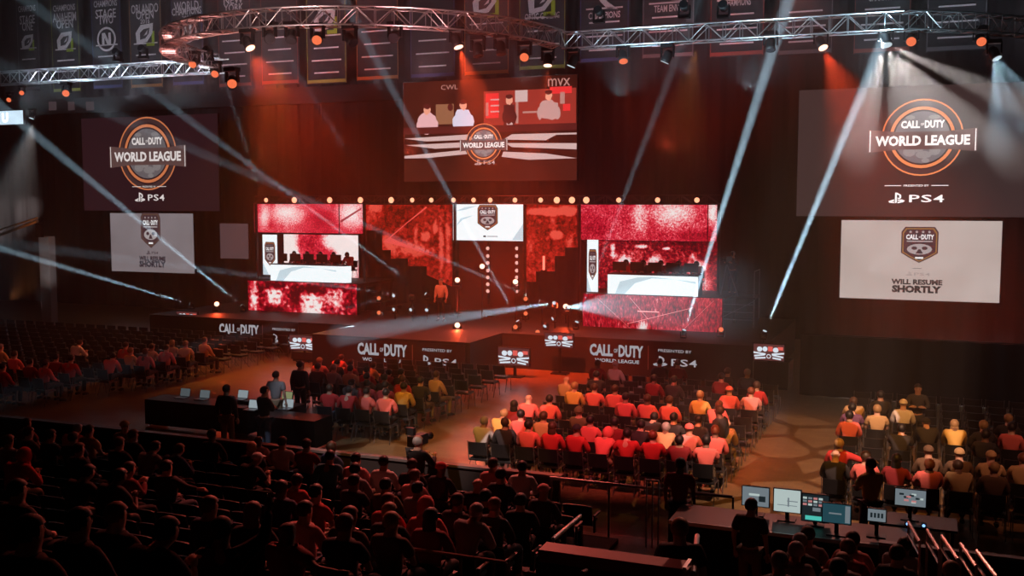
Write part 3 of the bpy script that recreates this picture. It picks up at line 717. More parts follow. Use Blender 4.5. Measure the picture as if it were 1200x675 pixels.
# right player block
def top_r(p, U, V, a, h):
    p.flat([(U(829), 0), (U(830), 0), (U(830), h), (U(829), h)], BLK, 3)
video('video_display', 677, 240, 840, 282, 39.6, ('led_strip_right', SA, 17, 5, .92, (1, 1, 1), 4, .72, 0., [(750, 252, 9, 24, .15), (788, 248, 26, 14, .18), (790, 262, 30, 14, .06), (835, 248, 6, 16, .25), (690, 268, 26, 16, -.08), (820, 275, 20, 8, -.1), (770, 275, 30, 8, -.04)]), 'wide bright red crowd video strip above the right players desk', top_r)
FH = lambda x, y, r: [(x, y, r, r * .9, .3), (x + 1, y + r * .25, r * .6, r * .5, -.32)]
video('video_display', 690, 281, 841, 340, 41.2, ('led_back_right', SB, 8, 7, .9, (1, 1, 1), 5, .7, .2, FH(731, 308, 9) + FH(768, 308, 10) + FH(817, 314, 11) + [(719, 300, 5, 4, .25), (752, 289, 8, 2.5, .3), (781, 291, 5, 2, .3), (718, 291, 3, 6, .3), (812, 300, 4, 3, .2), (740, 300, 14, 8, .08), (826, 330, 8, 12, .15), (790, 285, 50, 5, -.04)]), 'dark red video wall directly behind the right players')
def bot_r(p, U, V, a, h):
    L = E_('footage_line', (1, .32, .3), .75)
    for (xa, ya, xb, yb, w) in ((738, 350, 760, 375, .6), (735, 381, 812, 359, .5), (747, 366, 772, 366, 1.2), (700, 352, 745, 392, .3), (790, 396, 836, 350, .35)):
        p.flat([(U(xa), V(ya)), (U(xb), V(yb)), (U(xb), V(yb - w)), (U(xa), V(ya - w))], L, 1)
video('video_display', 683, 347, 846, 397, 38, ('led_arena', SC, 7, 6, .8, (2.2, 1, .8), 12, .66, .2, [(754, 384, 7, 8, .25), (765, 392, 80, 8, .04), (840, 370, 12, 30, -.04), (710, 360, 30, 14, -.06), (790, 365, 40, 12, -.04)]), 'low red video wall of an arena shot below the right desk', bot_r)
# risers, desks
for (a0, a1, lab) in ((291, 418, 'left'), (683, 846, 'right')):
    x0, x1, z0, z1 = quad(a0, 331 if lab == 'left' else 347, a1, 379 if lab == 'left' else 397, 38)
    t = thing('player_riser', ((x0 + x1) / 2, 38.2, DECK), 'black raised platform under the %s players desk' % lab, 'platform'); a = (x1 - x0) / 2
    MB().box((-a, 0, z1 - DECK - .1), (a, 3.2, z1 - DECK), ST).build('deck', t)
    f = MB()
    for q in (-a + .1, 0, a - .1):
        for yy in (.15, 3.05): f.box((q - .05, yy - .05, 0), (q + .05, yy + .05, z1 - DECK - .1), BLKM)
    f.build('support_frame', t)
RZL = quad(291, 331, 418, 379, 38)[3]; RZR = quad(683, 347, 846, 397, 38)[3]
def desk(px0, py0, px1, py1, Y, zf, lab, rounded):
    x0, x1, z0, z1 = quad(px0, py0, px1, py1, Y); xc = (x0 + x1) / 2; a = (x1 - x0) / 2
    t = thing('players_desk', (xc, Y, zf), lab, 'desk', 'white fronted players desks on the stage')
    z0 -= zf; z1 -= zf
    fr = Pic(); fr.flat([(-a, z0), (a, z0), (a, z1), (-a, z1)], WHP, 0)
    k = z1 - z0   # the pale swoosh printed across the lit front
    fr.flat([(-a + .25, z0), (-a + .55, z0), (-a + 1.1, z1 - .35 * k), (-a + .5, z1 - .3 * k)], WHS, 1); fr.flat([(-a + .5, z1 - .3 * k), (-a + 1.1, z1 - .35 * k), (0, z1 - .12 * k), (a * .5, z1 - .14 * k), (0, z1 - .05 * k), (-a + 1.2, z1 - .1 * k)], WHS, 1)
    fr.flat([(a * .5, z1 - .14 * k), (a * .95, z1 - .3 * k), (a * .95, z1 - .22 * k)], WHS, 1)
    fr.build('lit_front', t)
    b = MB()
    b.box((-a, .02, max(0, z0) if z0 > 0 else z0), (a, .1, z1), BLK); b.box((-a, 0.02, z1), (a, .85, z1 + .04), BLK)
    for s in (-a, a - .05): b.box((s, .1, 0), (s + .05, .8, z1), BLK)
    b.build('body', t)
    if rounded:
        c = MB(); n = 8; vs = []; fs = []
        for i in range(n + 1):
            t_ = R(90 * i / n); vs += [(a + .42 * math.sin(t_), .42 - .42 * math.cos(t_), z0), (a + .42 * math.sin(t_), .42 - .42 * math.cos(t_), z1)]
        for i in range(n): fs.append((2 * i, 2 * i + 2, 2 * i + 3, 2 * i + 1))
        c.add(vs, fs, WHP); c.build('curved_end', t)
    return t, xc, a, z1 + zf + .04
# game monitors and players
def monitor_proto():
    t = thing('game_monitor', (0, 0, -50), 'x', 'monitor')
    MB().box((-.27, -.02, .1), (.27, .02, .44), BLK).build('panel', t); MB().box((-.02, -.015, .02), (.02, .015, .12), BLKM).box((-.11, -.08, 0), (.11, .08, .02), BLKM).build('stand', t)
    p = MB(); p.add([(-.25, .022, .12), (.25, .022, .12), (.25, .022, .42), (-.25, .022, .42)], [(0, 3, 2, 1)], E_('game_screen', (.5, .55, .65), .5)); p.build('display', t)
    return t
mon0 = monitor_proto(); mon_first = [True]
def put_mon(p, lab, g, rz=0):
    if mon_first[0]:
        mon0.location = p; mon0.rotation_euler = (0, 0, rz); mon0['label'] = lab; mon0['group'] = g; mon_first[0] = False; return mon0
    return dup(mon0, p, rz, lab, g)
for lab, (px0, py0, px1, py1), zf, rd in (('left', (317, 311, 396, 333), RZL, True), ('right', (712, 323, 818, 350), RZR, False)):
    t, xc, a, zt = desk(px0, py0, px1, py1, 38.35, zf, 'white lit %s players desk with a pale swoosh, on its riser' % lab, rd)
    cols = ['red', 'dark', 'maroon', 'dark', 'red']
    for i in range(5):
        x = xc - a + a * 2 * (i + .5) / 5
        lo = ('leftmost' if i == 0 else 'rightmost' if i == 4 else ORD[i] + ' from left')
        put_mon(Vector((x, 38.75, zt)), 'black game monitor on the %s players desk, %s' % (lab, lo), 'monitors on the players desks')
        person(Vector((x, 40.0, zf)), 'player in %s shirt and headset behind the %s desk, %s' % ({'dark': 'black'}.get(cols[i], cols[i]), lab, lo), 'sit_lean', cols[i], 'headset', 'black', rz=math.pi, group='players on stage')
        dup(chair0, Vector((x, 40.0, zf)), math.pi, 'black chair behind the %s players desk, %s' % (lab, lo), 'players chairs')
# upright team banners beside the desks
def shield(p, x, z, w, h, lay=2, border=None):
    B = border or E_('shield_orange', (.5, .2, .06), .5); D = E_('shield_dark', (.05, .025, .03), .8); Lg = E_('shield_grey', (.42, .38, .38), .6)
    def sh(k, m, l):
        a = w / 2 * k; b = h / 2 * k
        p.flat([(x - a, z - b * .45), (x - a * .55, z - b * .72), (x, z - b), (x + a * .55, z - b * .72), (x + a, z - b * .45), (x + a, z + b * .72), (x + a * .8, z + b), (x - a * .8, z + b), (x - a, z + b * .72)], m, l)
    sh(1, D, lay); sh(.93, B, lay + 1); sh(.87, D, lay + 2)
    for i in range(4): p.disc(x + (i - 1.5) * w * .17, z + h * .36, w * .035, w * .035, Lg, lay + 3, 8)
    letters_cod(p, x, z + h * .22, w * .78, h * .14, E_('shield_text', (.8, .8, .8), .7), lay + 3, False)
    p.rect(x, z + h * .1, w * .7, h * .035, Lg, lay + 3)
    p.disc(x, z - h * .12, w * .34, h * .15, Lg, lay + 3, 16); p.disc(x - w * .14, z - h * .09, w * .08, h * .05, D, lay + 4, 10); p.disc(x + w * .14, z - h * .09, w * .08, h * .05, D, lay + 4, 10)
    p.flat([(x - w * .1, z - h * .24), (x + w * .1, z - h * .24), (x + w * .03, z - h * .12), (x - w * .03, z - h * .12)], D, lay + 4)
    p.rect(x, z - h * .36, w * .22, h * .05, E_('shield_text', (.8, .8, .8), .7), lay + 3)
for px0, py0, px1, py1, lab, zf in ((308, 275, 325, 322, 'left', RZL), (688, 281, 701, 342, 'right', RZR)):
    x0, x1, z0, z1 = quad(px0, py0, px1, py1, 38.6); z0 = max(z0, zf + .02)
    t = thing('team_banner', ((x0 + x1) / 2, 38.6, z0), 'tall white lit banner with a shield left of the %s players desk' % lab, 'banner'); a = (x1 - x0) / 2; h = z1 - z0
    MB().box((-a, .005, 0), (a, .06, h), BLK).build('housing', t)
    p = Pic(); p.flat([(-a, 0), (a, 0), (a, h), (-a, h)], WHP, 0); shield(p, 0, h * .52, a * 1.45, h * .6, 1); p.flat([(-a, 0), (-a * .2, 0), (-a, h * .3)], WHS, 1); p.build('picture', t)

# stepped red video walls either side of the entrance
def stepped(name, pts, Y, m, lab, parts=None):
    x0 = min(p[0] for p in pts); xm = xat(x0, 280, Y)
    t = thing(name, (xm, Y, 0), lab, 'video wall'); q = [(onY(a, b, Y).x - xm, onY(a, b, Y).z) for a, b in pts]
    MB().prism(q, .01, .12, BLK).build('housing', t); 
    if isinstance(m, tuple):
        kk = xat(x0 + 51, 280, Y) - xat(x0 + 50, 280, Y); m = led(*m[:-1], spots=[(xat(x, 280, Y) - xm, zat(x0 + 50, y, Y), rx * kk, ry * kk, am) for x, y, rx, ry, am in m[-1]])
    p = Pic(); p.flat(q, m, 0)
    if parts: parts(p, lambda x: xat(x, 280, Y) - xm, lambda y: zat(x0 + 50, y, Y))
    p.build('picture', t)
def st_l(p, U, V):
    L = E_('footage_rose', (.75, .08, .07), .7)
    p.flat([(U(451), V(285)), (U(453), V(281)), (U(501), V(243)), (U(499.5), V(242))], L, 1)
    p.flat([(U(449), V(284)), (U(456), V(278)), (U(508), V(300)), (U(480), V(291))], L, 1)
SL = [(510, 266, 3, 6, .3), (499, 277, 6, 5, .3), (517, 290, 3, 26, .22), (525, 285, 3, 30, .2), (487, 275, 3, 10, .18), (441, 243, 8, 5, .25), (455, 284, 12, 8, .2), (480, 292, 26, 8, .2), (470, 250, 20, 14, -.06), (437, 252, 8, 12, .08)]
stepped('video_display', [(427, 240), (427, 270), (448, 270), (448, 293), (458, 293), (458, 303), (478, 303), (478, 312), (500, 312), (500, 322), (530, 336), (530, 240)], 41, ('led_stepped_left', SD, 6, 6, .9, (1, 1, 1), 3, .7, .4, SL), 'stepped dark red video wall left of the centre logo screen', st_l)
SR = [(652, 276, 8, 5, .45), (628, 248, 15, 4, .4), (646, 248, 15, 5, .45), (666, 247, 10, 6, .4), (648, 262, 4, 12, .12), (668, 285, 5, 12, .2), (622, 290, 5, 30, .08)]
stepped('video_display', [(613, 240), (613, 330), (628, 330), (628, 318), (650, 318), (650, 300), (662, 300), (662, 290), (677, 290), (677, 240)], 41, ('led_stepped_right', SD, 6, 6, .9, (1, 1, 1), 8, .7, .4, SR), 'stepped dark red video wall right of the centre logo screen')
def logo_c(p, U, V, a, h):
    shield(p, U(571.5), V(255), a * .58, h * .68)
    p.rect(U(568), V(277), .12, .08, E_('ink_dark', (.05, .05, .06)), 2); p.rect(U(577), V(277), .5, .05, E_('ink_grey', (.3, .32, .34)), 2)
    p.flat([(U(534), V(266)), (U(540), V(256)), (U(556), V(252)), (U(542), V(258))], WHS, 1); p.flat([(U(533), V(248)), (U(545), V(243)), (U(560), V(241)), (U(545), V(246))], WHS, 1); p.flat([(U(600), V(281)), (a, V(281)), (a, V(262))], WHS, 1)
video('video_screen', 531, 238, 613, 282, 40.4, WHP, 'white centre stage screen with a dark shield emblem', logo_c, 'screen')
# centre entrance: dark portal with stairs and light strips
PD = mat('portal_panel', (.05, .012, .01), .5)
x0, x1, z0, z1 = quad(533, 284, 611, 395, 41.6); z0 = DECK
t = thing('entrance_portal', ((x0 + x1) / 2, 41.6, DECK), 'dark red lit entrance portal under the centre logo screen', 'portal'); a = (x1 - x0) / 2; h = z1 - z0
MB().box((-a, .2, 0), (a, .3, h), PD).build('back_panel', t)
for s in (-1, 1): MB().box((s * a - .12, -.1, 0), (s * a + .12, .2, h), BLK).build('jamb', t)
for px, y0, y1 in ((572, 290, 345), (606, 290, 345)):
    f = MB(); xx = xat(px, 320, 41.6) - (x0 + x1) / 2
    f.box((xx - .04, .0, .3), (xx + .04, .1, h), BLKM); f.build('light_batten', t)
    for py in (291, 300, 308, 317, 325, 333, 341):
        zz = zat(px, py, 41.6) - DECK; MB().ell((xx, -.04, zz), (.085, .05, .085), E_('batten_lamp', (1, .5, .42), .62), 8, 6).build('lamp', t)
for px, py0_, py1_ in ((574.5, 372, 400), (637, 300, 318)):
    xx = xat(px, 385, 39.5); zc = zat(px, py1_, 39.5)
    t = thing('light_tube', (xx, 39.5, DECK if py1_ > 390 else zc), 'vertical red glowing tube %s' % ('beside the entrance at stage level' if py1_ > 390 else 'high on the frame right of the entrance'), 'lamp')
    MB().tube([(0, 0, 0), (0, 0, zat(px, py0_, 39.5) - t.location.z)], .05, E_('tube_red', (1, .15, .1), 1.5), 8).build('tube', t); MB().box((-.1, -.1, -.0), (.1, .1, .06), BLK).build('base', t)
# stage stairs
for sx, lab in ((-19.9, 'left'), (-13.2, 'right')):
    t = thing('stage_stairs', (sx - 2 if lab == 'left' else sx + .9, 40.9, DECK), 'dark stairs on the stage descending %s of the entrance' % lab, 'stairs')
    f = MB()
    for k in range(6):
        s = -1 if lab == 'left' else 1
        xa = s * .35 * k; f.box((min(xa, xa + s * .35), -.9, 0), (max(xa, xa + s * .35), -.02, .2 + .2 * k), ST)
    f.build('step_block', t)

# big hanging screens
def ring_logo(p, x, z, r, bright=1., lay=1):
    O = E_('logo_orange_%d' % (bright * 100), (.75, .23, .09), .85 * bright); G = E_('logo_grey_%d' % (bright * 100), (.45, .4, .4), .5 * bright)
    D = E_('logo_bar_%d' % (bright * 100), (.14, .075, .07), .8 * bright); W = E_('logo_white_%d' % (bright * 100), (.85, .78, .76), .95 * bright)
    O2 = E_('logo_rust_%d' % (bright * 100), (.35, .12, .07), .8 * bright)
    p.ring(x, z, r * .96, r * 1., O, lay); p.ring(x, z, r * .84, r * .95, E_('logo_gap_%d' % (bright * 100), (.07, .035, .035), .8 * bright), lay); p.ring(x, z, r * .72, r * .8, O, lay + 1); p.disc(x, z, r * .68, r * .68, E_('logo_globe_%d' % (bright * 100), (.2, .17, .18), .7 * bright), lay)
    # continents
    for cx, cz, rx, rz in ((-.3, -.38, .16, .12), (.05, -.45, .2, .1), (.32, -.35, .14, .12), (-.08, -.33, .12, .06), (.1, -.6, .1, .06), (-.3, .52, .12, .06), (.28, .52, .14, .06)):
        p.disc(x + cx * r, z + cz * r, rx * r, rz * r, G, lay + 1, 9)
    letters_cod(p, x, z + r * .34, r * 1.1, r * .2, W, lay + 3, False)
    w = r * 1.32
    p.flat([(x - w, z - r * .38), (x - r * .6, z - r * .31), (x + r * .6, z - r * .31), (x + w, z - r * .38), (x + w, z + r * .22), (x + r * .6, z + r * .15), (x - r * .6, z + r * .15), (x - w, z + r * .22)], D, lay + 3)
    for s in (-1, 1): p.rect(x + s * w * .97, z - r * .08, r * .025, r * .56, W, lay + 4)
    p.text('WORLD LEAGUE', x, z - r * .08, r * 2.3, r * .27, W, lay + 5, .04)
def ps_block(p, x, z, w, h, bright, gap=.75):
    W = E_('logo_white_%d' % (bright * 100), (.85, .78, .76), .95 * bright)
    p.text('PRESENTED BY', x, z + h * 1.15, w * .45, h * .18, W, 2, .01)
    for s in (-1, 1): p.rect(x + s * w * .42, z + h * 1.15, w * .3, h * .06, W, 2)
    letters_ps(p, x, z, w, h, W, 2)
def scr_ur(p, U, V, a, h):
    k = U(1001) - U(1000); ring_logo(p, U(1080), V(161, 1080), 46 * k, 1.); ps_block(p, U(1075), V(232, 1075), 63 * k, 13 * k, 1.)
video('hanging_screen', 935, 100, 1244, 254, 44.6, E_('screen_umber', (.030, .017, .017), 1, True), 'large dim hanging screen at right with the round league emblem', scr_ur, 'screen')
def scr_ul(p, U, V, a, h):
    k = U(101) - U(100); ring_logo(p, U(173), V(180, 173), 32 * k, .62); ps_block(p, U(174), V(231, 174), 33 * k, 8 * k, .62)
video('hanging_screen', 97, 136, 256, 247, 44.6, E_('screen_plum', (.014, .005, .007), 1, True), 'dim hanging screen at left with the round league emblem', scr_ul, 'screen')
def resume(p, U, V, sx, sy, xs, k):
    I = E_('ink_' + xs, (.05, .04, .045) if xs == 'right' else (.045, .035, .05), 1)
    shield(p, U(sx), V(sy, sx), 43 * k, 46 * k, 1, E_('shield_gold', (.4, .22, .07), .5))
    p.rect(U(sx), V(sy + 31 * k / kk, sx), 11 * k, .5 * k, I, 2)
def scr_r(p, U, V, a, h):
    k = U(1101) - U(1100); I = E_('ink_right', (.02, .018, .018), 1)
    shield(p, U(1077), V(287, 1077), 44 * k, 46 * k, 1, E_('shield_gold', (.4, .22, .07), .5))
    p.rect(U(1075), V(314.5, 1075), 11 * k, .5 * k, I, 2); letters_ps(p, U(1076), V(321, 1076), 29 * k, 5.5 * k, E_('ink_mid', (.22, .18, .17)), 2)
    p.text('WILL RESUME', U(1075), V(330.5, 1075), 61 * k, 7 * k, I, 2, .05); p.text('SHORTLY', U(1075), V(339, 1075), 59 * k, 9.5 * k, I, 2, .06)
    p.text('', 0, 0, 1, 1, I) if False else None
scrw = ledm('screen_linen_right', [(.3, (.42, .34, .31)), (.7, (.52, .44, .41))], .4, 2, 1.1)
video('side_screen', 985, 258.5, 1173, 352, 44.4, scrw, 'large white side screen at right reading WILL RESUME SHORTLY', scr_r, 'screen')
def scr_l(p, U, V, a, h):
    k = U(181) - U(180); I = E_('ink_left', (.015, .01, .015), 1)
    shield(p, U(177), V(270, 177), 23 * k, 33 * k, 1, E_('shield_rust', (.15, .08, .05), .5))
    letters_ps(p, U(178), V(296, 178), 14 * k, 3.5 * k, I, 2)
    p.text('WILL RESUME', U(178), V(303, 178), 31 * k, 4.5 * k, I, 2, .05); p.text('SHORTLY', U(178), V(309.5, 178), 31 * k, 6 * k, I, 2, .06)
scrl = ledm('screen_linen_left', [(.3, (.23, .19, .2)), (.7, (.3, .26, .28))], .4, 2, .8)
video('side_screen', 130, 250, 227, 319, 44.4, scrl, 'smaller greyish side screen at left reading WILL RESUME SHORTLY', scr_l, 'screen')
video('small_screen', 258, 262, 291, 303, 44.4, E_('screen_faint', (.055, .03, .032), 1, True), 'faint blank grey screen between the left side screen and stage', None, 'screen')
def exit_u(p, U, V, a, h): p.text('U', U(6), V(138), .45, .5, E_('sign_text', (1, 1, 1), 1.2), 2, .06)
video('lit_sign', -12, 130, 27, 146, 40, E_('sign_blue_white', (.45, .58, .68), 1, True), 'bluish white lit sign with letter U at far left', exit_u, 'sign')
# the caster screen
SKN = E_('tv_skin', (.75, .3, .2), .8)
def casters(p, U, V, a, h):
    k = U(551) - U(550)
    BR = E_('tv_brown', (.3, .12, .06), .7); W = E_('tv_white', (.6, .4, .38), .75); W2 = E_('tv_grey', (.45, .2, .17), .8); DKR = E_('tv_dark', (.09, .012, .01), .8); RDD = E_('tv_red', (.75, .03, .03), .8)
    def man(x, y, m, w=11, hr=DKR):
        blob(p, U, V, x, y + 16, w, 11, m, 3); blob(p, U, V, x - w * .85, y + 20, 3.4, 7, m, 3, 12); blob(p, U, V, x + w * .85, y + 20, 3.4, 7, m, 3, 12); blob(p, U, V, x, y, 4, 5.4, SKN, 4, 14); blob(p, U, V, x, y - 4, 4.4, 2.6, hr, 5, 12)
    p.flat([(U(511), V(144)), (U(532), V(144)), (U(532), V(120)), (U(511), V(120))], BR, 2)
    p.disc(U(528), V(124), 3.4 * k, 4 * k, DKR, 3, 10)
    p.flat([(U(567), V(147)), (U(675), V(147)), (U(675), V(107)), (U(567), V(107))], E_('tv_studio', (.3, .03, .02), .8), 1)
    for x, y, w_, h_, m_ in ((577, 124, 15, 26, RDD), (571, 128, 3, 14, W2), (598, 136, 8, 22, W), (592, 136, 3, 22, DKR), (602, 136, 2, 22, DKR), (611, 114, 14, 12, W), (606, 130, 3, 28, W2), (657, 109, 24, 7, RDD), (664, 129, 8, 7, RDD), (659, 118, 5, 12, W2), (622, 133, 18, 2, W2), (580, 117, 10, 1.5, W), (580, 124, 10, 1.5, W), (580, 131, 10, 1.5, W)):
        p.rect(U(x), V(y), w_ * k, h_ * k, m_, 2)
    man(501, 126, E_('tv_shirt', (.62, .33, .34), .9)); man(543, 122, E_('tv_shirt_blue', (.55, .5, .6), .9)); man(643, 115, E_('tv_shirt_check', (.5, .27, .25), .8), 12); man(597, 118, DKR, 6)
    p.flat([(U(473), V(155)), (U(676), V(155)), (U(676), V(147)), (U(473), V(147))], DKR, 6)
    for pts in ([(474, 160), (548, 157), (556, 163), (500, 164)], [(476, 168), (545, 166), (545, 172), (510, 173)], [(474, 181), (545, 175), (548, 180), (500, 184), (474, 184)], [(676, 158), (600, 158), (590, 164), (640, 166), (652, 160), (676, 160)],
                [(592, 168), (676, 170), (676, 177), (600, 173)], [(590, 178), (640, 181), (676, 187), (620, 188), (588, 184)]):
        p.flat([(U(x), V(y)) for x, y in pts], W, 6)
    ring_logo(p, U(567), V(168), 21 * k, .85, 8)
    letters_ps(p, U(568), V(190), 24 * k, 6 * k, W, 8)
    p.text('mvx', U(655), V(100), 24 * k, 8 * k, W2, 3)
    p.text('CWL', U(527), V(100), 20 * k, 5 * k, W2, 3)
video('hanging_screen', 473, 92, 676, 212, 42.4, ledm('tv_backdrop', [(.3, (.035, .006, .004)), (.7, (.09, .014, .008))], .35, 2, 1.), 'centre hanging screen showing commentators at their desk', casters, 'screen')

# hanging championship banners along the back
CB = mat('banner_charcoal', (.04, .042, .048), .85)
def hang(px0, px1, pyb, txt, logo, tint, k, colr='grey'):
    Y = 45.6; x0 = xat(px0, pyb, Y); x1 = xat(px1, pyb, Y); zb = zat((px0 + px1) / 2, pyb, Y); zt = 20.5
    t = thing('championship_banner', ((x0 + x1) / 2, Y, zb), k, 'banner', 'championship banners hung along the back'); a = (x1 - x0) / 2; h = zt - zb
    nx = 12; vs = []; fs = []
    for i in range(nx + 1):
        u = -a + 2 * a * i / nx; yy = .05 * math.sin(i * 1.1 + px0); vs += [(u, yy, 0), (u, yy, h)]
    for i in range(nx): fs.append((2 * i, 2 * i + 2, 2 * i + 3, 2 * i + 1))
    MB().add(vs, fs, CB).build('cloth', t, True)
    MB().tube([(-a - .1, 0, h), (a + .1, 0, h)], .04, BLKM).build('top_bar', t)
    p = Pic(); T = mat('banner_edge_' + tint, {'green': (.35, .4, .08), 'orange': (.5, .24, .08), 'blue': (.08, .1, .28), 'grey': (.2, .2, .22), 'red': (.3, .08, .06)}[tint], .8)
    W = mat('banner_letter', (.8, .8, .82), .7)
    for v_ in p.v: pass
    L = 20
    p.rect(0, .12, 2 * a * .96, .16, T, L); p.rect(-a * .97, h / 2, a * .03, h, T, L); p.rect(a * .97, h / 2, a * .03, h, T, L)
    kk_ = 1200 / 48.
    for i in range(4): p.rect(0, .55 + .62 * i, a * (1.5 if i % 2 else 1.25), .07, W, L)
    def zz(py): return zat((px0 + px1) / 2, py, Y) - zb
    for s, py, ww, hh in txt:
        if 0 < zz(py) < h: p.text(s, 0, zz(py), a * 2 * ww, hh, W, L, .015)
    if logo:
        kind, py = logo; zc = zz(py); r = a * .56
        if kind == 'leaf':
            G = mat('logo_green', (.4, .6, .04), .7)
            p.flat([(r * .1, zc - r), (r, zc - r), (r, zc + r * .3), (r * .7, zc + r * .3), (r * .7, zc - r * .7), (r * .1, zc - r * .7)], G, L)
            p.flat([(-r, zc - r * .7), (-r * 1.1, zc + r * .2), (-r * .5, zc + r * .9), (r * .9, zc + r), (r * .8, zc + r * .1), (r * .2, zc - r * .6), (-r * .6, zc - r * .75)], W, L + 1)
            p.flat([(-r * .6, zc - r * .4), (-r * .6, zc + r * .2), (-r * .2, zc + r * .5), (r * .5, zc + r * .6), (r * .4, zc + r * .1), (0, zc - r * .3)], CB, L + 2)
            p.flat([(-r * .2, zc - r * .1), (r * .3, zc + r * .45), (r * .2, zc + r * .05)], W, L + 3)
        if kind == 'ringn':
            p.ring(0, zc, r * .95, r * 1.15, W, L)
            p.flat([(-r * .55, zc - r * .6), (-r * .25, zc - r * .6), (-r * .25, zc + r * .6), (-r * .55, zc + r * .6)], W, L); p.flat([(r * .25, zc - r * .6), (r * .55, zc - r * .6), (r * .55, zc + r * .6), (r * .25, zc + r * .6)], W, L)
            p.flat([(-r * .5, zc + r * .6), (-r * .15, zc + r * .6), (r * .5, zc - r * .6), (r * .15, zc - r * .6)], W, L + 1)
        if kind == 'star':
            p.flat([(-r, zc + r), (-r * .4, zc + r), (r * .2, zc), (r, zc - r * .6), (r * .2, zc - r * .5), (-r * .3, zc)], W, L)
    p.build('print', t)
BN = [
 (24, 49, 106, [('CHAMPIONS', 10, .8, .35), ('STAGE', 23, .7, .5), ('ONE', 31, .5, .5)], ('leaf', 50), 'grey', 'dark banner reading STAGE ONE, leftmost of the row'),
 (64, 96, 108, [('CHAMPIONS', 9, .8, .35), ('ANAHEIM', 20, .85, .5), ('OPEN', 28, .6, .5)], ('leaf', 49), 'green', 'dark banner reading ANAHEIM OPEN with a green edge'),
 (111, 145, 104, [('CHAMPIONS', 4, .8, .35), ('STAGE', 16, .7, .5), ('TWO', 23, .5, .5)], ('ringn', 46), 'blue', 'dark banner reading STAGE TWO with a round N emblem'),
 (155, 192, 103, [('ORLANDO', 10, .85, .5), ('OPEN', 17, .55, .5), ('2016', 25, .3, .25)], ('leaf', 41), 'orange', 'dark banner reading ORLANDO OPEN with a green leaf emblem'),
 (204, 240, 100, [('WORLD', 7, .8, .5), ('CHAMPIONS', 13, .95, .4), ('2016', 21, .3, .25)], ('ringn', 36), 'blue', 'dark banner reading WORLD CHAMPIONS with a round N emblem'),
 (258, 296, 102, [('NEW', 0, .6, .4), ('YORK', 9, .6, .4)], None, 'red', 'dark banner behind the glaring orange truss lamp'),
 (308, 351, 99, [], None, 'red', 'grey banner with a rust hem below the truss arc, leftmost there'),
 (361, 407, 98, [], ('leaf', 25), 'green', 'grey banner with a green hem below the truss arc'),
 (419, 468, 94, [], None, 'orange', 'grey banner with an orange hem under the top of the arc'),
 (482, 534, 91, [], None, 'blue', 'grey banner with a blue hem behind the bright orange lamp'),
 (545, 597, 88, [], ('leaf', 5), 'orange', 'grey banner with an orange hem left of the truss joint'),
 (609, 663, 82, [('OPTIC GAMING', 19, .75, .3)], ('leaf', 3), 'green', 'grey banner reading OPTIC GAMING at the truss joint'),
 (680, 737, 73, [('CHAMPIONS', 18, .65, .3)], ('star', 2), 'blue', 'blue grey banner right of the truss joint'),
 (753, 813, 68, [('TEAM ENVY', 10, .55, .3)], ('star', -8), 'grey', 'grey banner with a pale letter row, third left of the lit right lamp'),
 (832, 895, 66, [('CHAMPIONS', 3, .5, .3)], None, 'red', 'grey banner with a red hem above the tall white beam'),
 (912, 975, 64, [], None, 'grey', 'grey banner beside the strong orange lamp at right'),
 (1000, 1066, 62, [('CHAMPIONS', -3, .5, .3)], None, 'red', 'dark banner behind the white fan light'),
 (1085, 1155, 60, [], None, 'grey', 'dark banner at the far right of the row'),
]
for b_ in BN: hang(b_[0], b_[1], b_[2], b_[3], b_[4], b_[5], b_[6])
# low parapet of the upper seating behind the left truss
t = thing('balcony_parapet', (-40, 46.2, 0), 'dark balcony parapet with faint lit panels behind the left truss', 'balcony')
z1 = zat(150, 112, 46.2); z0 = zat(150, 130, 46.2); f = MB(); f.box((-20, 0, z0), (19, .15, z1), WL); f.build('parapet', t)
p = Pic()
for px, w_ in ((60, 12), (82, 10), (104, 12)):
    p.rect(xat(px, 124, 46.1) + 40, zat(px, 124, 46.1), w_ * .05, .5, E_('ribbon_dim', (.03, .02, .022), 1), 1)
p.build('ribbon_board', t)
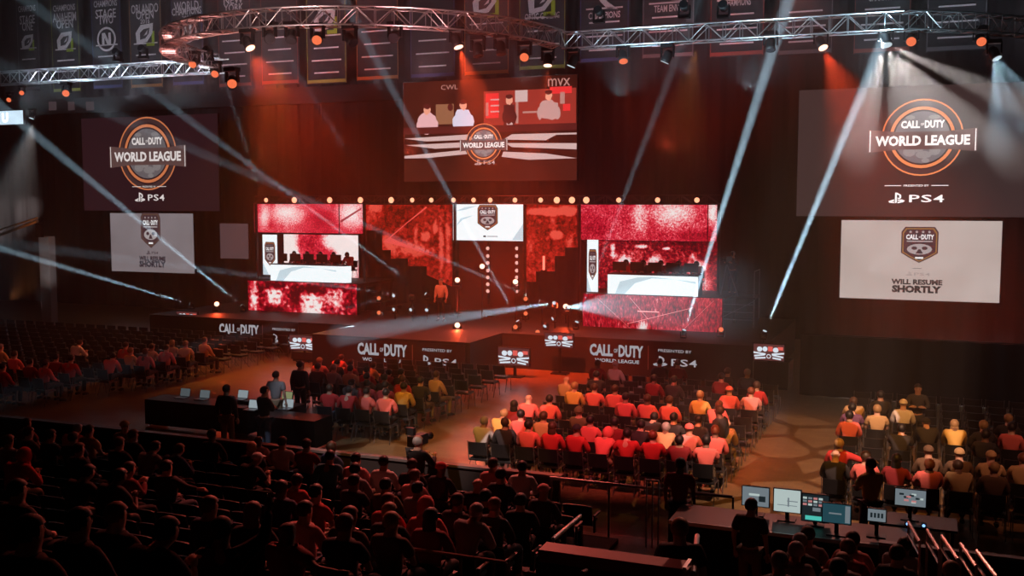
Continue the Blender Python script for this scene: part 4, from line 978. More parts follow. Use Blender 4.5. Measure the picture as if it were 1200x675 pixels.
# ------------------------------------------------------------------ confidence monitors
def conf(px, py, w, h, Y, zbase, lab, stand):
    x0, x1, z0, z1 = quad(px - w / 2, py - h / 2, px + w / 2, py + h / 2, Y); xc = (x0 + x1) / 2; a = (x1 - x0) / 2; hh = z1 - z0
    t = thing('stage_monitor', (xc, Y, z0), lab, 'screen', 'small screens repeating the commentators picture', rot=(R(-8), 0, 0))
    MB().box((-a - .03, .005, -.03), (a + .03, .08, hh + .03), BLK).build('housing', t)
    p = Pic(); p.flat([(-a, 0), (a, 0), (a, hh), (-a, hh)], E_('mini_dark', (.07, .02, .02), .9), 0)
    W = E_('mini_white', (.6, .68, .75), .75); Rr = E_('mini_red', (.8, .12, .1), .6)
    for u, v, q, m_ in ((-.6, .68, .15, W), (-.25, .7, .14, W), (.45, .66, .16, W)): p.disc(u * a, v * hh, q * a * 1.2, .16 * hh, m_, 1, 10)
    p.rect(.1 * a, .72 * hh, .3 * a, .3 * hh, Rr, 1); p.rect(.75 * a, .76 * hh, .35 * a, .2 * hh, Rr, 1)
    for u0, u1, v0, v1 in ((-1, -.2, .42, .34), (-.95, -.25, .2, .3), (.2, 1, .34, .42), (.22, .95, .3, .18), (-.9, -.2, .06, .12), (.25, .8, .12, .05)):
        p.flat([(u0 * a, v0 * hh), (u1 * a, v1 * hh), (u1 * a, (v1 + .1) * hh), (u0 * a, (v0 + .1) * hh)], W, 1)
    p.ring(0, .26 * hh, .1 * a, .15 * a, W, 2, 12)
    p.build('picture', t)
    f = MB()
    if stand == 'leg':
        f.box((-.05, .1, zbase - z0), (.05, .16, .1), BLKM); f.box((-.3, -.05, zbase - z0), (.3, .35, zbase - z0 + .04), BLKM); f.build('stand', t)
        t.rotation_euler = (0, 0, 0)
    return t
conf(219, 372, 24, 13, 35.5, 0, 'small screen farthest left beside the left stage banner', 'leg')
conf(355, 402, 31, 17, 33.2, 0, 'small screen on the black box left of the middle banner', 'leg')
conf(602, 418, 36, 20, 33.0, 0, 'small screen low in front of the stage right of the middle banner', 'leg')
conf(655, 399, 33, 16, 34.2, 0, 'small screen left of the right sponsor banner', 'leg')
conf(901, 413, 36, 19, 34.0, 0, 'small screen right of the right sponsor banner', 'leg')
def blackbox(px0, px1, pyt, Y, lab, d=1.):
    x0, x1, z0, z1 = quad(px0, pyt, px1, pyt + 30, Y)
    t = thing('equipment_box', ((x0 + x1) / 2, Y, 0), lab, 'box'); a = (x1 - x0) / 2
    MB().box((-a, 0, .08), (a, d, z1), mat('flight_case', (.03, .022, .018), .5)).build('case', t)
    f = MB()
    for s in (-a, a - .03): f.box((s, -.01, .08), (s + .03, .0, z1), mat('case_edge', (.2, .2, .2), .4, .8))
    f.build('edge_trim', t); MB().box((-a * .9, .05, 0), (a * .9, d - .05, .08), BLKM).build('wheel_base', t)
blackbox(341, 372, 413, 33.3, 'dark upright equipment box under the small screen left of the middle banner')
blackbox(882, 925, 424, 34.1, 'dark equipment box under the small screen right of the banners')
# host, camera crew, staff
def onstage(px, py_feet, Y, z): return Vector((xat(px, py_feet, Y), Y, z))
def stand_at(px, pyhead, z0, kind, col, style, hc, rz, lab, sk=None, ls=None, g=None, H=1.69):
    p = onZ(px, pyhead, z0 + H); return person(Vector((p.x, p.y, z0)), lab, kind, col, style, hc, rz, sk, ls, g or 'staff on their feet')
person(onstage(517, 378, 37.4, DECK), 'host in pale top standing in front of the entrance steps, facing the seats', 'stand', 'white', 'short', 'grey', math.pi, 0, True, 'staff on their feet', 1)
# side tower with camera operator
ax = xat(861, 345, 40.5); zt = zat(861, 346, 40.5)
t = thing('camera_tower', (ax, 40.5, 0), 'black scaffold camera platform right of the red walls', 'platform')
MB().box((-.9, -.7, zt - .08), (.9, .7, zt), ST).build('deck', t)
for sx in (-.85, .85):
    for sy in (-.65, .65): MB().tube([(sx, sy, DECK), (sx, sy, zt - .08)], .03, FR, 6).build('leg', t)
f = MB()
for k in range(1, 4): f.tube([(-.85, -.65, DECK + (zt - DECK) * k / 4), (.85, -.65, DECK + (zt - DECK) * k / 4)], .02, FR, 5)
f.tube([(-.85, -.65, DECK + .1), (.85, -.65, zt - .15)], .02, FR, 5); f.build('bracing', t)
f = MB(); f.tube([(.85, -.65, zt), (.85, -.65, zt + 1), (.85, .65, zt + 1), (.85, .65, zt)], .02, FR, 5); f.build('railing', t)
person(Vector((ax - .1, 40.5, zt)), 'camera operator in black top and jeans on the scaffold platform', 'stand_cam', 'dark', 'short', 'grey', R(160), 0, True, 'staff on their feet', 0)
def camera(loc, rz, lab, h=1.45, s=1.):
    t = thing('video_camera', loc, lab, 'camera', None, rz)
    MB().box((-.09, -.25, h), (.09, .2, h + .2), BLK).build('body', t)
    MB().tube([(0, .2, h + .1), (0, .34, h + .1), (0, .42, h + .1)], [.06, .06, .075], BLKM, 10).build('lens', t)
    MB().box((-.16, -.2, h + .22), (.02, -.12, h + .36), BLK).build('viewfinder', t)
    for k in range(3):
        an = R(90 + 120 * k); MB().tube([(0, 0, h - .08), (.45 * math.cos(an), .45 * math.sin(an), 0)], .02, FR, 6).build('leg', t)
    MB().tube([(0, 0, h - .12), (0, 0, h)], .05, BLKM, 8).build('fluid_head', t)
camera(Vector((ax - .25, 41.0, zt)) - Vector((0, .95, 0)), R(160), 'broadcast camera on its tripod on the scaffold platform', 1.35)
pc = onZ(483, 519, 1.62); camera(Vector((pc.x - .15, pc.y + .55, 0)), R(-8), 'broadcast camera on tripod at the front edge of the open floor')
stand_at(489, 514, 0, 'stand_cam', 'dark', 'short', 'grey', R(-10), 'camera operator in black with a headset at the floor camera')
stand_at(265, 453, 0, 'stand', 'dark', 'short', 'black', R(5), 'tall dark silhouetted person standing left of the laptop tables')
stand_at(309, 455, 0, 'stand_cross', 'dark', 'short', 'black', R(-20), 'dark silhouetted person standing at the laptop tables')
stand_at(323, 437, 0, 'stand', 'grey', 'short', 'brown', R(10), 'person in grey shirt standing behind the laptop tables')
stand_at(844, 478, 0, 'stand', 'dark', 'short', 'brown', R(70), 'dark clothed person standing at the aisle end of the centre block')
stand_at(1076, 452, 0, 'stand_cross', 'dark', 'short', 'black', R(180), 'dark clothed person standing behind the right floor block')
stand_at(797, 540, 0, 'stand', 'maroon', 'short', 'black', R(0), 'person in maroon shirt standing between centre block and desk', None, False)
stand_at(1021, 540, 0, 'stand_cross', 'yellow', 'short', 'brown', R(40), 'person in mustard shirt standing at the corner of the right block', 1, False)
stand_at(880, 588, 0, 'stand', 'dark', 'short', 'black', R(-10), 'dark silhouetted person in front of the leftmost desk monitor')
stand_at(797, 610, 1.15, 'stand', 'dark', 'short', 'fair', R(20), 'fair haired person in dark top behind the red topped wall', H=1.72)
stand_at(351, 425, 0, 'stand', 'dark', 'short', 'brown', R(0), 'dark clothed person standing left of the equipment box')

# production tables in the middle
SKB = mat('skirt_cloth', (.006, .006, .007), .9)
LT = mat('table_top', (.02, .02, .022), .45)
def table(px, py, w, d, lab, rz=0, z=.74):
    p = onZ(px, py, z); t = thing('folding_table', (p.x, p.y, 0), lab, 'table', None, rz)
    MB().box((-w / 2, -d / 2, z - .04), (w / 2, d / 2, z), LT).build('table_top', t)
    c_ = MB(); c_.box((-w / 2 - .01, -d / 2 - .012, .05), (w / 2 + .01, -d / 2, z - .002), SKB); c_.box((-w / 2 - .012, -d / 2, .05), (-w / 2, d / 2, z - .002), SKB); c_.box((w / 2, -d / 2, .05), (w / 2 + .012, d / 2, z - .002), SKB); c_.build('table_skirt', t)
    for sx in (-1, 1):
        for sy in (-1, 1): MB().tube([(sx * (w / 2 - .08), sy * (d / 2 - .08), 0), (sx * (w / 2 - .08), sy * (d / 2 - .08), z - .04)], .018, FR, 6).build('leg', t)
    return p
def laptop(px, py, z, rz, lab, col=(.55, .65, .7), br=.35):
    p = onZ(px, py, z + .1); t = thing('laptop', (p.x, p.y, z), lab, 'laptop', 'laptops on the production tables', rz)
    MB().box((-.17, -.12, 0), (.17, .12, .018), mat('laptop_shell', (.35, .36, .38), .35, .7)).build('base', t)
    M4 = Matrix.Translation((0, .12, .018)) @ Matrix.Rotation(R(-14), 4, 'X')
    MB().box((-.17, 0, 0), (.17, .012, .23), mat('laptop_shell', (.35, .36, .38), .35, .7), M4).build('lid', t)
    q = [M4 @ Vector(v) for v in ((-.16, -.002, .01), (.16, -.002, .01), (.16, -.002, .22), (-.16, -.002, .22))]
    MB().add(q, [(0, 1, 2, 3)], emi('laptop_display_%d' % (br * 100), col, br)).build('display', t)
table(240, 470, 3.4, .8, 'long dark table left of the silhouetted person in the middle floor'); 
table(313, 473, 1.9, .8, 'dark laptop table right of the silhouetted person')
table(345, 487, 1.7, .8, 'dark table nearer the stands, right of the laptop table')
laptop(213, 462, .74, 0, 'leftmost open laptop on the long dark table', br=.12); laptop(236, 464, .74, 0, 'open laptop on the long table beside the silhouetted person', br=.16)
laptop(281, 464, .74, 0, 'open laptop just right of the silhouetted person', br=.4); laptop(294, 476, .74, 0, 'small bright laptop second right of the silhouetted person', br=.5); laptop(333, 466, .74, 0, 'laptop with yellow green display on the right laptop table', (.55, .6, .3), .35)
laptop(334, 475, .74, 0, 'laptop with pale display at the near edge of the laptop table', br=.5)

# production desk with monitors at the foot of the stands
p0 = onZ(812, 603, 1.0); p1 = onZ(1045, 640, 1.0); 
t = thing('production_desk', ((p0.x + p1.x) / 2, 16.6, 0), 'long black production desk with monitors below the right stand', 'desk'); a = abs(p1.x - p0.x) / 2 + .3
MB().box((-a, -.5, .96), (a, .5, 1.0), LT).build('desk_top', t); MB().box((-a, -.52, .95), (a, -.5, 1.01), mat('desk_edge', (.5, .5, .5), .3, .6)).build('front_edge', t)
MB().box((-a, .3, .0), (a, .34, .96), BLK).build('modesty_panel', t)
for s in (-1, 0, 1): MB().box((s * (a - .05) - .04, -.4, 0), (s * (a - .05) + .04, .3, .96), BLKM).build('leg', t)
DX = (p0.x + p1.x) / 2
def big_mon(px0, py0, px1, py1, Y, lab, draw, rz=0, zd=1.0):
    x0, x1, z0, z1 = quad(px0, py0, px1, py1, Y); a = (x1 - x0) / 2; h = z1 - z0
    t = thing('desk_monitor', ((x0 + x1) / 2, Y, zd), lab, 'monitor', 'monitors on the production desk', rz); z0 -= zd
    MB().box((-a - .015, .003, z0 - .015), (a + .015, .04, z0 + h + .015), BLK).build('bezel', t)
    MB().box((-.03, .04, .02), (.03, .08, z0 + h * .5), BLKM).box((-.14, -.08, 0), (.14, .14, .02), BLKM).build('stand', t)
    p = Pic(); draw(p, a, z0, h); p.build('display', t)
mW = emi('desk_display_white', (.55, .66, .64), .75, True); mG = emi('desk_display_grey', (.3, .36, .4), .5); mT = emi('desk_display_teal', (.03, .1, .13), .55); mC = emi('desk_display_cyan', (.1, .7, .6), .7); mD = emi('desk_display_dark', (.02, .03, .035), .6); mR = emi('desk_display_pink', (.8, .3, .3), .6)
def base(p, a, z, h, m): p.flat([(-a, z), (a, z), (a, z + h), (-a, z + h)], m, 0)
def d1(p, a, z, h): base(p, a, z, h, mG); p.rect(-a * .1, z + h * .6, a * .8, h * .12, mW, 1); p.rect(a * .5, z + h * .4, a * .5, h * .3, mD, 1)
def d2(p, a, z, h): base(p, a, z, h, mW); p.rect(a * .1, z + h * .45, a * .12, h * .4, mG, 1); p.rect(a * .4, z + h * .5, a * .8, h * .04, mG, 1); p.rect(0, z + h * .3, a * 1.5, h * .03, mG, 1)
def d3(p, a, z, h):
    base(p, a, z, h, mD); r_ = random.Random(4)
    for i in range(14): p.rect(-a * .8 + (i % 5) * a * .4, z + h * (.62 + .12 * (i // 5)), a * .3, h * .08, [mR, mW, mG][i % 3], 1)
    p.rect(a * .1, z + h * .45, a * .6, h * .14, mG, 1); p.rect(-a * .1, z + h * .12, a * 1.3, h * .16, mC, 1)
def d4(p, a, z, h): base(p, a, z, h, mT); p.rect(-a * .1, z + h * .5, a * .9, h * .08, mG, 1); p.rect(a * .78, z + h * .5, a * .35, h * .9, mG, 1)
def d5(p, a, z, h):
    base(p, a, z, h, mG); [p.rect(-a * .6 + a * .4 * i, z + h * .5, a * .25, h * .4, mD, 1) for i in range(4)]
def d6(p, a, z, h):
    base(p, a, z, h, mG); r_ = random.Random(3)
    for i in range(10): p.rect(r_.uniform(-.6, .7) * a, z + r_.uniform(.2, .8) * h, a * .3, h * .12, [mD, mR, mW][i % 3], 1)
big_mon(870, 571, 901, 593, 16.9, 'grey lit monitor, leftmost on the production desk', d1)
big_mon(907, 574, 938, 600, 16.8, 'bright white monitor, second from left on the production desk', d2)
big_mon(940, 580, 971, 611, 16.7, 'monitor with picture tiles and a cyan strip on the production desk', d3)
big_mon(964, 591, 997, 613, 16.35, 'dark teal monitor in front of the tiled one on the production desk', d4)
big_mon(1017, 597, 1038, 611, 16.5, 'small pale monitor, rightmost on the production desk', d5)
t = thing('side_table', (xat(1075, 605, 17.6), 17.6, 0), 'black side desk under the separate camera monitor', 'desk'); MB().box((-.6, -.35, .96), (.6, .35, 1.0), LT).build('desk_top', t)
for s in (-.55, .5): MB().box((s, -.3, 0), (s + .05, .3, .96), BLKM).build('leg', t)
big_mon(1049, 574, 1085, 593, 17.6, 'separate monitor with a camera picture right of the production desk', d6)
for px, lab in ((1064, 'left'), (1083, 'right')):
    q = onY(px, 601, 17.3); t = thing('control_light', (q.x, q.y, 1.0), 'small blue control light on the side desk, the %s one' % lab, 'lamp'); MB().box((-.04, -.04, 0), (.04, .04, .06), BLK).build('body', t); MB().ell((0, -.045, .03), (.025, .012, .025), emi('blue_led', (.25, .5, 1), 1.5), 8, 6).build('lens', t)

# barriers
BW = mat('barrier_panel', (.03, .024, .024), .5); CAPM = mat('barrier_cap', (.12, .1, .1), .4)
t = thing('barrier_wall', (-12.3, 18.3, 0), 'low dark barrier wall with a pale cap at the foot of the left stand', 'barrier')
MB().box((-8.7, -.05, 0), (5.9, .05, .88), BW).build('panel', t); MB().box((-8.75, -.09, .88), (5.95, .09, .93), CAPM).build('cap_rail', t)
GL = bpy.data.materials.new('barrier_glass'); GL.use_nodes = True; g = GL.node_tree.nodes['Principled BSDF']; g.inputs['Transmission Weight'].default_value = 1; g.inputs['Roughness'].default_value = .02; g.inputs['Base Color'].default_value = (.85, .9, .9, 1)
t = thing('glass_railing', (-5.2, 17.75, 0), 'glass railing with a metal handrail between left stand and centre chairs', 'railing')
f = MB(); f.tube([(-1.2, 0, 1.02), (2.2, 0, 1.02)], .03, mat('rail_metal', (.3, .26, .26), .3, .7), 8); f.build('handrail', t)
for k in range(3): MB().box((-1.15 + 1.15 * k, -.006, .08), (-.1 + 1.15 * k, .006, .98), GL).build('glass_pane', t)
for k in range(4): MB().tube([(-1.18 + 1.13 * k, 0, 0), (-1.18 + 1.13 * k, 0, 1.02)], .022, FR, 6).build('post', t)
RT = mat('red_cap', (.35, .06, .05), .5)
VX0 = onY(636, 640, 9.95).x; VX1 = onY(803, 662, 9.95).x; VXc = (VX0 + VX1) / 2; VA = (VX1 - VX0) / 2
t = thing('vomitory_parapet', (VXc, 9.95, 0), 'dark parapet wall with a dull red padded top at the bottom', 'parapet')
MB().box((-VA + .03, -.1, 1.15), (VA - .03, .1, 2.42), BW).build('panel', t); MB().box((-VA, -.13, 2.42), (VA, .13, 2.55), RT).build('padded_cap', t)
MB().box((VA, -.135, 2.4), (VA + .04, .135, 2.57), ALU).build('end_plate', t)
def rail(name, pts, r, lab, posts=(), m=None, cat='handrail', group=None):
    o_ = Vector(pts[0]); t = thing(name, pts[0], lab, cat, group); MB().tube([Vector(p) - o_ for p in pts], r, m or FR, 8).build('rail_tube', t)
    for p, z in posts: MB().tube([Vector(p) - o_, Vector((p[0], p[1], z)) - o_], r * .8, m or FR, 6).build('post', t)
WR = mat('worn_rail', (.16, .08, .06), .5, .4)
a = onY(300, 620, 10.55); b = onY(593, 659, 10.55)
rail('handrail', [(a.x, 10.55, b.z + .0), (b.x, 10.55, b.z)], .022, 'long rail across the left stand behind the hooded sitter', [((a.x + (b.x - a.x) * i / 6, 10.55, b.z), ZR[7]) for i in range(7)], WR)
for k, (xa, ya, xb, yb) in enumerate(((648, 632, 680, 605), (682, 672, 702, 661), (629, 638, 642, 634), (629, 654, 640, 650))):
    if k > 1: continue
    p = onY(xa, ya, 10.9 - k * 1.6); q = onY(xb, yb, 12.4 - k * 1.6)
    rail('handrail', [p, q], .025, ['sloping metal handrail above the red topped wall', 'short bright handrail stub below the red topped wall'][k], [(tuple(p), 1.15)])
for px in (757, 763, 770):
    q = onZ(px, 640, 1.3); 
t = thing('stair_gate', tuple(onZ(764, 642, 1.15)), 'narrow dark upright rail gate left of the fair haired person', 'gate')
for k in range(3): MB().tube([(-.09 + .09 * k, 0, 0), (-.09 + .09 * k, 0, 1.0)], .012, FR, 6).build('post', t)
MB().tube([(-.1, 0, 1.0), (.1, 0, 1.0)], .014, FR, 6).build('top_rail', t)
p = onY(812, 672, 9.9); q = onY(817, 628, 11.6)
rail('handrail', [p, q], .03, 'pale sloping handrail at the left edge of the right stand', [(tuple(q), 1.15)], mat('pale_rail', (.5, .42, .4), .35, .6))
# five loop rails on the right stair
for k, (xa, ya, xb, yb) in enumerate(((1065, 612, 1078, 635), (1087, 621, 1101, 645), (1104, 628, 1123, 656), (1126, 637, 1144, 664), (1145, 646, 1168, 676))):
    Yk = 13.9 - .45 * k; p = onY(xa, ya, Yk + .35); q = onY(xb, yb, Yk - .45)
    t = thing('stair_handrail', tuple(p), 'double tube stair rail at lower right, %s' % (['leftmost', 'second from left', 'third from left', 'fourth from left', 'rightmost'][k]), 'handrail', 'five stair rails at lower right'); d = q - p
    m_ = mat('stair_rail_metal', (.55, .5, .5), .3, .7)
    MB().tube([(0, 0, 0), d], .022, m_, 8).build('top_tube', t); MB().tube([(0, 0, -.16), d + Vector((0, 0, -.16))], .018, m_, 8).build('lower_tube', t)
    for e_, pp in ((0, Vector((0, 0, 0))), (1, d)): MB().tube([pp, pp + Vector((0, 0, -.16)), pp + Vector((0, 0, -max(.3, (p + pp).z - tier((p + pp).y) )))], .018, m_, 6).build('post', t)
p = onY(1140, 622, 15); q = onY(1200, 650, 15)
t = thing('barrier_wall', ((p.x + q.x) / 2, 15.0, 0), 'dark barrier with thin pale edge at the lower right border', 'barrier'); a = abs(q.x - p.x) / 2 + 1.2
MB().box((-a, 0, 0), (a, .08, p.z - .35), BW).build('panel', t); MB().box((-a, -.02, p.z - .35), (a, .1, p.z - .31), CAPM).build('cap_rail', t)

t = thing('added_dark_drape', (1.8, 33.4, 0), 'low black drape added to hide the lit floor behind the right floor block', 'curtain'); f = MB(); vs = []; fs = []  # added to cover the lit floor and keep this strip dark
for i in range(121):
    x = -5.4 + 12.4 * i / 120; y = .06 * math.sin(x * 9); vs += [(x, y, .02), (x, y, 1.95)]
for i in range(120): fs.append((2 * i, 2 * i + 2, 2 * i + 3, 2 * i + 1))
f.add(vs, fs, SKB).build('drape', t, True); MB().tube([(-5.4, .1, 1.97), (7, .1, 1.97)], .02, BLKM, 6).build('crossbar', t)
for k in range(4): MB().tube([(-5.3 + 4.05 * k, .1, 0), (-5.3 + 4.05 * k, .1, 1.97)], .02, BLKM, 6).build('upright', t)
# jib crane and pale column at far left
p = onY(-40, 290, 36); q = onY(44, 259, 36)
t = thing('camera_crane', (p.x, 36, 0), 'orange lit camera crane arm reaching in from the left edge', 'crane'); JM = mat('crane_metal', (.5, .33, .16), .5, .1)
f = MB(); o_ = Vector((p.x, 36, 0)); f.tube([p - o_, q - o_], .07, JM, 6); f.tube([p - o_ + Vector((0, 0, .35)), q - o_ + Vector((0, 0, .15))], .04, JM, 6)
for i in range(9):
    u = i / 9; u2 = (i + .5) / 9; f.tube([p - o_ + (q - p) * u, p - o_ + (q - p) * u2 + Vector((0, 0, .35 - .2 * u2))], .02, JM, 5)
f.build('boom', t)
MB().box((q.x - o_.x - .05, -.1, q.z - .75), (q.x - o_.x + .25, .1, q.z - .1), BLKM).build('remote_head', t); MB().tube([(0, 0, 0), (0, 0, p.z)], .12, JM, 8).build('column', t); MB().box((-.7, -.7, 0), (.7, .7, .25), BLKM).build('dolly', t)
p = onY(57, 336, 38); q = onY(57, 277, 38)
t = thing('pale_pylon', (p.x, 38, 0), 'pale translucent upright pylon at far left near the crane', 'pylon'); PY = mat('pylon_fabric', (.35, .33, .33), .8)
MB().box((-.32, -.2, .1), (.32, .2, q.z), PY).build('cover', t); MB().box((-.45, -.3, 0), (.45, .3, .1), BLKM).build('base', t)

# ------------------------------------------------------------------ truss and fixtures
def truss(path, lab, name='lighting_truss', s=.52, step=.52, m=ALU):
    t = thing(name, path[0], lab, 'truss'); o_ = Vector(path[0]); P_ = [Vector(p) - o_ for p in path]
    L = [0]
    for i in range(1, len(P_)): L.append(L[-1] + (P_[i] - P_[i - 1]).length)
    def at(d):
        for i in range(1, len(L)):
            if d <= L[i] or i == len(L) - 1:
                u = (d - L[i - 1]) / (L[i] - L[i - 1]); return P_[i - 1].lerp(P_[i], min(1, u)), (P_[i] - P_[i - 1]).normalized()
    n = max(2, int(L[-1] / step)); C = [[], [], [], []]
    for i in range(n + 1):
        p, d = at(L[-1] * i / n); sd = d.cross(Vector((0, 0, 1))).normalized() * s / 2; up = Vector((0, 0, s / 2))
        for k, v in enumerate((sd + up, -sd + up, -sd - up, sd - up)): C[k].append(p + v)
    for k in range(4): MB().tube(C[k], .026, m, 5).build('chord', t)
    f = MB()
    for i in range(n):
        for (a, b) in ((0, 3), (1, 2), (0, 1), (3, 2)):
            f.tube([C[a if i % 2 else b][i], C[b if i % 2 else a][i + 1]], .016, m, 4, cap=False)
        for k in range(4): f.tube([C[k][i], C[(k + 1) % 4][i]], .014, m, 4, cap=False)
    f.build('bracing', t)
ZT = 11.5
pl = onZ(12, 92, ZT); pj = onZ(228, 80, ZT); pr = onZ(632, 52, ZT)
truss([(pl.x, 33.0, ZT - .1), (-25.3, 33.0, ZT - .1)], 'straight aluminium truss segment at upper left')
cx_ = -18.5; rr_ = 7.; cyy = 32.6
truss([(cx_ + rr_ * math.cos(R(a)), cyy + rr_ * math.sin(R(a)), ZT) for a in range(180, 361, 10)], 'curved aluminium truss arc bulging towards the audience')
truss([(-11.4, 32.9, ZT), (-.8, 33.0, ZT)], 'straight aluminium truss segment at upper right')
truss([(-.8, 33.0, ZT), (.8, 33.9, ZT), (2.6, 35.6, ZT), (4.2, 37.5, ZT)], 'curved end of the truss at the upper right corner')
# stage truss over the video walls
za = zat(360, 233, 39); zb = zat(760, 235, 39); zs = (za + zb) / 2
truss([(xat(298, 234, 39), 39.2, zs), (xat(842, 234, 39), 39.2, zs)], 'long dark truss over the stage carrying a row of orange lamps', s=.34, step=.5, m=mat('dark_truss', (.12, .11, .11), .4, .7))
for px in (298, 425, 531, 613, 677, 841):
    t = thing('stage_scaffold', (xat(px, 300, 39.35), 39.55, DECK), 'dark vertical truss leg of the stage frame %s' % {298: 'at its left end', 425: 'right of the left video block', 531: 'left of the logo screen', 613: 'right of the logo screen', 677: 'left of the right video block', 841: 'at its right end'}[px], 'truss')
    MB().box((-.05, -.05, 0), (.05, .05, zs - DECK - .15), BLKM).build('upright', t); MB().box((-.2, -.2, 0), (.2, .2, .03), BLKM).build('base_plate', t)

def fixture(loc, aim, lens_mat, lab, hang=True, s=1., group='moving head lamps on the truss'):
    loc = Vector(loc); t = thing('moving_head_lamp', loc, lab, 'stage light', group); sg = 1 if hang else -1
    MB().box((-.2 * s, -.14 * s, sg * .34 * s - .06 * s), (.2 * s, .14 * s, sg * .34 * s + .06 * s), BLKM).build('base', t)
    f = MB()
    for q in (-1, 1): f.box((q * .2 * s - .025 * s, -.06 * s, min(0, sg * .3 * s) - .04 * s), (q * .2 * s + .025 * s, .06 * s, max(0, sg * .3 * s) + .04 * s), BLKM)
    f.build('yoke', t)
    d = Vector(aim) - loc; d.normalize()
    MB().tube([-d * .2 * s, -d * .12 * s, d * .1 * s, d * .2 * s], [.09 * s, .145 * s, .15 * s, .165 * s], BLK, 14).build('head', t, True)
    MB().tube([d * .195 * s, d * .215 * s], .14 * s, lens_mat, 16).build('lens', t)
    return loc + d * .26 * s
def lamp(loc, aim, col, W, ang, blend=.5, r=.05):
    l = bpy.data.lights.new('beam_or_added_light', 'SPOT'); l.energy = W; l.color = col; l.spot_size = R(ang); l.spot_blend = blend; l.shadow_soft_size = r
    o = bpy.data.objects.new('beam_or_added_light', l); COL.objects.link(o); o.location = loc; o.rotation_euler = (Vector(aim) - Vector(loc)).to_track_quat('-Z', 'Y').to_euler(); return o  # serves the rig beams and the added unseen washes alike
L_OFF = mat('lens_off', (.03, .03, .035), .1)
L_OR = emi('lens_orange', (1, .5, .34), 3); L_OR2 = emi('lens_orange_soft', (1, .2, .08), .95); L_W = emi('lens_white', (.75, .9, 1), .8); L_WB = emi('lens_white_bright', (.8, .93, 1), 3); L_RED = emi('lens_red', (1, .12, .08), 1.2); L_WM = emi('lens_warm', (1, .55, .4), 2.6)
ORC = (1, .075, .02); WHC = (.55, .82, 1.)
def truss_pt(px, py):
    """a point hanging under the truss where it passes column px"""
    if px < 228: Y = 33.0
    elif px < 630:
        best = None
        for a in range(181, 360):
            X = cx_ + rr_ * math.cos(R(a)); Y_ = cyy + rr_ * math.sin(R(a)); v = Vector((X, Y_, ZT)) - CL
            cx = v.x * math.cos(R(22)) + v.y * math.sin(R(22)); cd = -v.x * math.sin(R(22)) + v.y * math.cos(R(22))
            e = abs(600 + 1200 * cx / cd - px)
            if best is None or e < best[0]: best = (e, Y_)
        Y = best[1]
    elif px < 1050: Y = 33
    else: Y = 33 + (px - 1050) / 150 * 2.4
    return onY(px, py, Y)
F = [ # px, py, state, aim offset, power, angle, words
 (290, 50, 'OR', (1., 6, -8), 9000, 80, 'glaring orange lamp at the left bend of the truss arc'),
 (253, 84, 'OR2', (-1, -3, -6), 260, 30, 'small orange lamp lowest left of the truss arc'),
 (228, 73, 'OR2', (-3, -4, -5), 260, 30, 'small orange lamp at the left foot of the arc'),
 (272, 95, 'OR2', (2, -3, -6), 200, 26, 'small tilted orange lamp below the left bend'),
 (316, 42, 'OFF', (0, 0, -1), 0, 0, 'unlit black lamp right of the glaring one'),
 (342, 42, 'OFF', (0, -1, -3), 0, 0, 'unlit black lamp left of the oval orange one'),
 (372, 44, 'OR2', (1, -4, -6), 500, 28, 'oval orange lamp on the left half of the arc'),
 (410, 46, 'OFF', (3, 0, -3), 0, 0, 'unlit black lamp tilted right of the oval orange one'),
 (463, 42, 'OFF', (0, -3, -2), 0, 0, 'unlit black lamp near the top of the arc'),
 (535, 48, 'WM', (.3, 7, -9), 22000, 46, 'bright orange lamp on the right half of the arc'),
 (560, 58, 'OFF', (0, 1, -4), 0, 0, 'unlit black lamp right of the bright orange one'),
 (587, 56, 'OFF', (0, 1, -4), 0, 0, 'unlit black lamp between the bright lamp and the joint'),
 (615, 64, 'OR2', (0, -3, -6), 300, 28, 'dim orange lamp left of the truss joint'),
 (642, 70, 'WM', (-2.5, 6, -9), 6000, 36, 'bright orange lamp right of the truss joint'),
 (672, 71, 'W', (-4, 1, -8), 1200, 12, 'small white lamp right of the truss joint'),
 (730, 66, 'OR2', (.3, 3, -9), 3500, 18, 'oval orange lamp left of the white one'),
 (782, 66, 'W', (-6, 2, -12), 1200, 4, 'white lamp in the middle of the right truss'),
 (903, 52, 'OFF', (0, 0, -5), 0, 0, 'unlit black lamp above the tall white beam'),
 (962, 50, 'OR', (2.8, 5, -6.5), 18000, 52, 'strong orange lamp right of the tall beam'),
 (1038, 46, 'W', (1.5, -.5, -6), 500, 60, 'white lamp throwing a fan of rays'),
 (1068, 46, 'OR2', (0, -5, -6), 500, 26, 'oval orange lamp right of the fan of rays'),
 (1149, 46, 'OR2', (2, -4, -6), 500, 26, 'tilted orange lamp near the right corner'),
 (1165, 62, 'W', (3, 0, -6), 900, 36, 'small white lamp throwing rays at the right corner'),
 (38, 135, 'W', (-2.5, -1, -7), 1500, 34, 'white lamp at the left end of the left truss'),
 (12, 116, 'OR2', (-2, -5, -4), 120, 25, 'small orange lamp at the far left edge'),
 (26, 108, 'OR2', (2, -5, -4), 120, 25, 'small orange lamp under the left truss end'),
 (78, 108, 'OR2', (2, -5, -4), 80, 25, 'tiny orange lamp under the left truss'),
]
